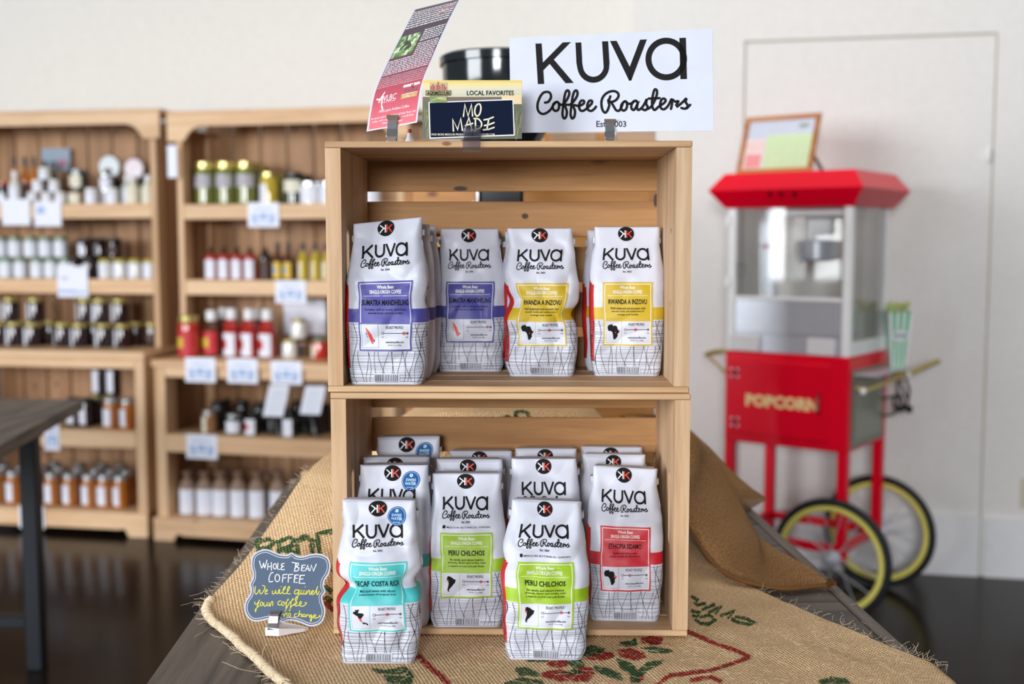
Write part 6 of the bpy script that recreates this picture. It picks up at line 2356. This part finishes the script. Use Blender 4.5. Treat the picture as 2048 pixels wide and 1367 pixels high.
# legs and lower frame
for x in (-Wc + .018, -.018):
    for y in (.022, Dc - .018):
        CB('leg', RED, x - .017, x + .017, y - .017, y + .017, .0 if x < -.2 else .19, zb0 - .0005, bev=.002)
for y in (.022, Dc - .018):
    CB('frame_rail', RED, -Wc + .036, -.036, y - .013, y + .013, .218, .246, bev=.002)
for x in (-Wc + .018, -.018):
    CB('frame_rail', RED, x - .013, x + .013, .040, Dc - .036, .218, .246, bev=.002)
# wheels
Rw = .2135
for k, yb in enumerate((-.045, Dc + .045)):
    wx, wz = -.030, Rw + .0005
    w_ = bpy.data.objects.new('wheel', None); COL.objects.link(w_); w_.parent = ct; w_.location = (wx, yb, wz)
    mb = MB(); mb.tube([((Rw - .0135) * math.cos(t), 0, (Rw - .0135) * math.sin(t)) for t in [2 * math.pi * i / 72 for i in range(72)]], .0132, 12, True); mb.build('tyre', TYRE, w_, True)
    mb = MB()
    n = 72
    prof = [(Rw - .026, -.0125), (Rw - .040, -.0125), (Rw - .045, -.006), (Rw - .045, .006), (Rw - .040, .0125), (Rw - .026, .0125)]
    for i in range(n):
        t0, t1 = 2 * math.pi * i / n, 2 * math.pi * (i + 1) / n
        for (r0, y0), (r1, y1) in zip(prof, prof[1:]):
            mb.quad((r0 * math.cos(t0), y0, r0 * math.sin(t0)), (r0 * math.cos(t1), y0, r0 * math.sin(t1)), (r1 * math.cos(t1), y1, r1 * math.sin(t1)), (r1 * math.cos(t0), y1, r1 * math.sin(t0)))
    mb.build('rim', RIMY, w_)
    s = -1 if k == 0 else 1
    mb = MB()
    mb.lathe([(0, -.030), (.010, -.030), (.012, -.020), (.030, -.016), (.032, -.010), (.016, -.006), (.016, .006), (.032, .010), (.030, .016), (.010, .022), (0, .022)], 24)
    mb.v = [(a, (c if k == 0 else -c), b) for a, b, c in mb.v]
    mb.build('hub', STEEL, w_, True)
    for i in range(16):
        t = 2 * math.pi * i / 16 + .17
        t2 = t + (.5 if i % 2 else -.5)
        y0 = .012 if i % 2 else -.012
        mb = MB(); mb.tube([(.026 * math.cos(t2), y0, .026 * math.sin(t2)), ((Rw - .045) * math.cos(t), 0, (Rw - .045) * math.sin(t))], .0018, 5); mb.build('spoke', STEEL, w_)
mb = MB(); mb.tube([(-.030, -.03, Rw), (-.030, Dc + .03, Rw)], .008, 10); mb.build('axle', STEEL, ct, True)
# glass cabinet
pw_ = .030
for (x, y) in ((-Wc + .002, .006), (-pw_ - .002, .006), (-Wc + .002, Dc - pw_ - .004), (-pw_ - .002, Dc - pw_ - .004)):
    CB('corner_post', STEELW, x, x + pw_, y, y + (pw_ if y < .1 else .022), zb1 + .0005, zc1 - .0005, bev=.003)
ztr = cart_px(1580, 597, 0).z
zt2 = cart_px(1580, 672, 0).z
CB('front_panel', STEEL, -Wc + .034, -pw_ - .004, .010, .014, zt2 + .006, ztr, bev=.001)
CB('panel_lip', STEELW, -Wc + .034, -pw_ - .004, .004, .010, ztr - .008, ztr + .006, bev=.002)
CB('kernel_tray', STEEL, -Wc + .034, -pw_ - .004, .016, .020, zb1 + .001, zt2 + .004, bev=.001)
for x0, x1 in ((1457, 1518), (1612, 1668)):
    a, b2 = cart_px(x0, 690, 0), cart_px(x1, 690, 0)
    CB('tray_tab', WPLAS, a.x, b2.x, .002, .0095, zb1 + .002, zt2 - .004, bev=.003)
CB('cabinet_floor', STEEL, -Wc + .004, -.004, .022, Dc - .006, zb1 + .0006, zb1 + .012, bev=.001)
CB('front_glass', GLS, -Wc + .034, -pw_ - .004, .016, .019, ztr + .007, zc1 - .002, bev=0)
CB('side_glass', GLS, -.010, -.007, .038, Dc - .028, zb1 + .014, zc1 - .002, bev=0)
CB('side_glass', GLS, -Wc + .007, -Wc + .010, .038, Dc - .028, zb1 + .014, zc1 - .002, bev=0)
CB('back_glass', GLS, -Wc + .034, -pw_ - .004, Dc - .016, Dc - .013, zb1 + .014, zc1 - .002, bev=0)
CB('side_sill', STEELW, -.013, -.002, .038, Dc - .028, zb1 + .001, zb1 + .05, bev=.002)
for zz, xx in ((440, 1452), (563, 1452)):
    q = cart_px(xx - 3, zz, 0)
    CB('glass_hinge', STEELW, -Wc - .004, -Wc + .016, -.004, .0055, q.z - .018, q.z + .018, bev=.002)
# kettle hung from the roof
kc = cart_px(1632, 500, .20)
kt = bpy.data.objects.new('kettle', None); COL.objects.link(kt); kt.parent = ct; kt.location = (kc.x, .20, kc.z)
mb = MB(); mb.lathe([(0, -.040), (.060, -.040), (.072, -.030), (.076, .030), (.072, .034), (.05, .036), (0, .037)], 28); mb.build('pot', STEEL, kt, True)
mb = MB(); mb.tube([(-.02, 0, .036), (-.02, 0, zc1 - kc.z)], .014, 12); mb.build('hanger', STEELW, kt, True)
mb = MB(); mb.box(-.005, .06, -.03, .03, .055, zc1 - kc.z - .002, .006); mb.build('motor_box', STEELW, kt)
mb = MB(); mb.tube([(-.03, -.076, .02), (-.034, -.10, .0), (-.02, -.112, -.02), (-.018, -.10, -.06)], .006, 8); mb.build('handle', WPLAS, kt, True)
q = cart_px(1534, 492, .33)
CB('warning_tag', REDP2, q.x - .012, q.x + .016, .33, .333, q.z - .006, q.z + .006, bev=0)
q0, q1 = cart_px(1536, 415, .34), cart_px(1548, 590, .34)
CB('door_stile', STEEL, q0.x, q1.x, .335, .345, zb1 + .013, zc1 - .001, bev=.001)
mb = MB(); mb.box(-.33, -.05, .08, .30, zc1 - .03, zc1 - .0008, .004); mb.build('lamp_housing', STEELW, ct)
q = cart_px(1482, 530, .018)
A = Art()
A.text('CAUTION', q.x, q.z, .034, .008, INK, 1, .03, 1)
for i in range(4): A.rect(q.x - .016, q.x + .03 - i * .004, q.z - .016 - i * .009, q.z - .014 - i * .009, GREYI, 1)
A.build('glass_print', lambda x, z, l: Vector((x, .0155, z)), ct)
# red roof: chevron-sided canopy
e0, e1 = .006, .052
ztm = cart_px(1711, 373, -.05).z
mb = MB()


def ring(o, z): return [(-Wc - o, -o, z), (o, -o, z), (o, Dc + o, z), (-Wc - o, Dc + o, z)]


rs = [ring(e0, zc1), ring(e1, ztm), ring(e0 + .002, zh1)]
for a, b2 in zip(rs, rs[1:]):
    for i in range(4):
        j = (i + 1) % 4; mb.quad(a[i], a[j], b2[j], b2[i])
mb.quad(*rs[0][::-1]); mb.quad(*rs[2])
roof = mb.build('roof_canopy', RED, ct)
for px in (1541, 1563, 1590):
    q = cart_px(px, 388, -.035)
    mb = MB(); mb.tube([(q.x, -.028, q.z), (q.x, -.040, q.z - .004), (q.x + .002, -.052, q.z + .010)], [.008, .006, .003], 8); mb.build('toggle_switch', mat('dark_switch', rgb(50, 20, 26), .3, .3), ct, True)
# right side: framed window panel, folding shelf, brass rails
a, b2 = cart_side(1712, 790, .003), cart_side(1760, 880, .003)
CB('side_panel', mat('dull_green_grey', rgb(128, 132, 116), .4), .0005, .004, .035, Dc - .045, zb0 + .012, .862, bev=.001)
CB('side_panel_inset', mat('dull_green_grey_inset', rgb(146, 148, 134), .3), .0042, .006, .060, Dc - .07, zb0 + .035, .83, bev=.001)
CB('folding_shelf', STEEL, .008, .085, .030, Dc + .02, .846, .852, bev=.001)
mb = MB(); mb.tube([(.02, .025, .800), (.05, .02, .800), (.055, Dc * .5, .806), (.055, Dc + .01, .815)], .0085, 10); mb.build('brass_side_rail', BRASS, ct, True)
mb = MB(); mb.lathe([(0, -.013), (.009, -.009), (.013, 0), (.009, .009), (0, .013)], 12, (.045, .020, .795)); mb.build('rail_knob', STEELW, ct, True)
mb = MB(); mb.tube([(.01, Dc - .01, .822), (.0785, Dc + .002, .821), (.13, Dc + .008, .850), (.185, Dc + .01, .877)], .0095, 10); mb.build('push_handle', BRASS, ct, True)
mb = MB(); mb.lathe([(0, -.013), (.009, -.009), (.013, 0), (.009, .009), (0, .013)], 12, (.080, Dc + .002, .821)); mb.build('rail_knob', STEELW, ct, True)
mb = MB(); mb.tube([(-Wc - .002, .03, .905), (-Wc - .055, .03, .900), (-Wc - .097, .04, .885), (-Wc - .097, Dc - .04, .885), (-Wc - .055, Dc - .03, .900), (-Wc - .002, Dc - .03, .905)], .008, 10); mb.build('left_handle', BRASS, ct, True)
mb = MB(); mb.tube([(-Wc - .092, .04, .882), (-Wc - .045, .035, .85), (-Wc - .002, .03, .815)], .006, 8); mb.build('left_brace', BRASS, ct, True)
# striped popcorn carton on the shelf
q = Vector((.050, Dc - .055))
wq = Vector((CO.x + q.x * .805 + q.y * .593, CO.y - q.x * .593 + q.y * .805, .8526))
pc_ = empty('popcorn_carton', tuple(wq), CANG + .62, 'green and white striped popcorn carton on the cart side shelf', 'carton')
GRN = mat('carton_green', rgb(40, 176, 116), .5); CWH = mat('carton_white', rgb(232, 238, 238), .5)
bw, tw, hh = .026, .044, .205
mb = MB()
nst = 7
cr0 = []
for f in range(4):
    R_ = [Vector((math.cos(f * math.pi / 2), math.sin(f * math.pi / 2), 0)), Vector((-math.sin(f * math.pi / 2), math.cos(f * math.pi / 2), 0))]
    for i in range(nst):
        u0, u1 = -1 + 2 * i / nst, -1 + 2 * (i + 1) / nst
        mb.mi = 0 if i % 2 else 1

        def pt(u, v):
            w = bw + (tw - bw) * v
            p = R_[0] * (u * w) + R_[1] * (-w)
            return (p.x, p.y, v * hh)
        um = (u0 + u1) / 2
        mb.quad(pt(u0, 0), pt(u1, 0), pt(u1, .94), pt(um, 1.0), pt(u0, .94))
mb.mi = 1
mb.quad((-bw, -bw, 0), (-bw, bw, 0), (bw, bw, 0), (bw, -bw, 0))
mb.build('carton_body', [GRN, CWH], pc_, fix=False)
A = Art()
for f in (0, 1):
    pass
A.disc(0, .115, .031, .018, CWH, 1, 24, 2)
A.text('POPCORN', 0, .115, .050, .014, mat('navy_ink', rgb(30, 50, 110), .5), 2, .04, 1)


def cartf(x, z, l, f=0):
    w = bw + (tw - bw) * z / hh
    if f == 0: return Vector((x, -w - .0006 - l * .0003, z))
    return Vector((w + .0006 + l * .0003, x, z))


A.build('front_badge', cartf, pc_)
A.build('side_badge', lambda x, z, l: cartf(x, z, l, 1), pc_)
mb = MB()
rnd = random.Random(6)
POPM = mat('pale_green_popcorn', rgb(186, 198, 130), .8)
for i in range(60):
    c = Vector((rnd.uniform(-.034, .034), rnd.uniform(-.034, .034), hh * .96 + rnd.uniform(0, .034)))
    r = rnd.uniform(.005, .009)
    mb.lathe([(0, -r), (r * .8, -r * .6), (r, 0), (r * .6, r * .8), (0, r)], 6, tuple(c))
tag(mb.build('popcorn', POPM, pc_, True), kind='stuff')
# power cord gathered under the shelf
k0 = Vector((CO.x + .10 * .805 + (Dc + .01) * .593, CO.y - .10 * .593 + (Dc + .01) * .805, 0))
cf = lambda px, py, d=0.0: on_plane(px, py, Vector((k0.x, k0.y, 0)), Vector((0, 1, 0))) + Vector((0, d, 0))
cd0 = cf(1796, 755)
o = empty('power_cord', tuple(cd0), 0, 'black power cord gathered in loops under the cart side shelf', 'cord')
mb = MB()
for path in ([(1796, 752), (1794, 775), (1797, 800), (1792, 822)], [(1812, 756), (1818, 780), (1815, 805), (1800, 815), (1780, 830), (1758, 826), (1748, 812), (1758, 800), (1780, 794), (1800, 790), (1806, 808), (1800, 824)],
             [(1792, 790), (1786, 806), (1796, 820), (1812, 818), (1822, 812)], [(1802, 758), (1806, 780), (1816, 800), (1808, 815)]):
    mb.tube([cf(x, y, .004 * math.sin(i)) - cd0 for i, (x, y) in enumerate(spline(path, 5))], .0048, 7)
mb.build('cable', mat('black_rubber', rgb(26, 24, 22), .5), o, True)
q = cf(1818, 816) - cd0
mb = MB(); mb.box(q.x - .010, q.x + .010, -.014, .014, q.z - .016, q.z + .010, .004); mb.build('plug', mat('black_rubber', rgb(26, 24, 22), .5), o)
# framed notice leaning on the roof
fp = [cart_px(x, y, .06) for x, y in ((1474, 343), (1624, 337))]
b0, b1 = Vector((fp[0].x, .06, zh1 + .0006)), Vector((fp[1].x, .06, zh1 + .0006))
wf = b1.x - b0.x
TLp = cart_px(1501, 237, .06 + .10)
hf = (TLp.z - zh1)
orig = Vector((CO.x + .805 * b0.x + .593 * .06, CO.y - .593 * b0.x + .805 * .06, zh1 + .0012))
fo = empty('picture_frame', tuple(orig), CANG, 'thin wooden framed notice leaning back on the red cart roof', 'picture frame')
sh = Vector((0, .085, hf))


def frm(u, v, l): return Vector((u * wf, 0, 0)) + sh * v + Vector((0, -1, 0)) * l


FW = wood('orange_frame_wood', rgb(206, 138, 82), rgb(176, 106, 54), 'X', .4, 9, False)
for nm, (u0, u1, v0, v1) in (('frame_bottom', (0, 1, 0, .08)), ('frame_top', (0, 1, .92, 1)), ('frame_side', (0, .06, .08, .92)), ('frame_side', (.94, 1, .08, .92))):
    mb = MB()
    f_ = [frm(u0, v0, .012), frm(u1, v0, .012), frm(u1, v1, .012), frm(u0, v1, .012)]
    k_ = [frm(u0, v0, 0), frm(u1, v0, 0), frm(u1, v1, 0), frm(u0, v1, 0)]
    mb.quad(*f_); mb.quad(*k_[::-1])
    for i in range(4):
        j = (i + 1) % 4; mb.quad(k_[i], k_[j], f_[j], f_[i])
    mb.build(nm, FW, fo)
A = Art()
A.rect(.05, .95, .07, .93, PAPER, 0)
A.rect(.33, .95, .07, .66, mat('pale_green_print', rgb(204, 222, 178), .5), 1)
A.rect(.05, .32, .07, .60, mat('pale_pink_print', rgb(234, 216, 212), .5), 1)
A.rect(.09, .30, .10, .34, mat('pink_print', rgb(232, 150, 150), .5), 2)
for i in range(5): A.rect(.05, .32, .40 + i * .035, .408 + i * .035, mat('pink_print', rgb(232, 150, 150), .5), 2)
A.disc(.80, .80, .075, .035, mat('grey_green_logo', rgb(140, 156, 140), .5), 1, 16, 1)
for i in range(6): A.rect(.40 + i * .09, .404 + i * .09, .09, .62, mat('green_rule', rgb(170, 200, 140), .5), 2)
A.build('notice', lambda u, v, l: frm(u, v, .006 + l * .0004), fo)
mb = MB()
mb.tube([frm(.88, .45, -.001), Vector((wf * .95, .15, 0))], .006, 6)
mb.build('easel_leg', BLKL, fo)

# things of a row that look alike: say which one it is, counted from the left
ORD = ['leftmost', 'second from left', 'third from left', 'fourth from left', 'fifth from left', 'sixth from left', 'seventh from left', 'eighth from left', 'ninth from left', 'tenth from left', 'eleventh from left']
rows = {}
bpy.context.view_layer.update()
for o in list(bpy.data.objects):
    if o.parent is None and o.get('label') and o.get('category'):
        rows.setdefault(o['label'], []).append(o)
for lab, os_ in rows.items():
    if len(os_) > 1:
        os_.sort(key=lambda o: o.location.x / o.location.y)
        for i, o in enumerate(os_):
            o['label'] = lab + ', ' + (ORD[i] if i < len(os_) - 1 or len(os_) == 2 and i == 0 else 'rightmost')
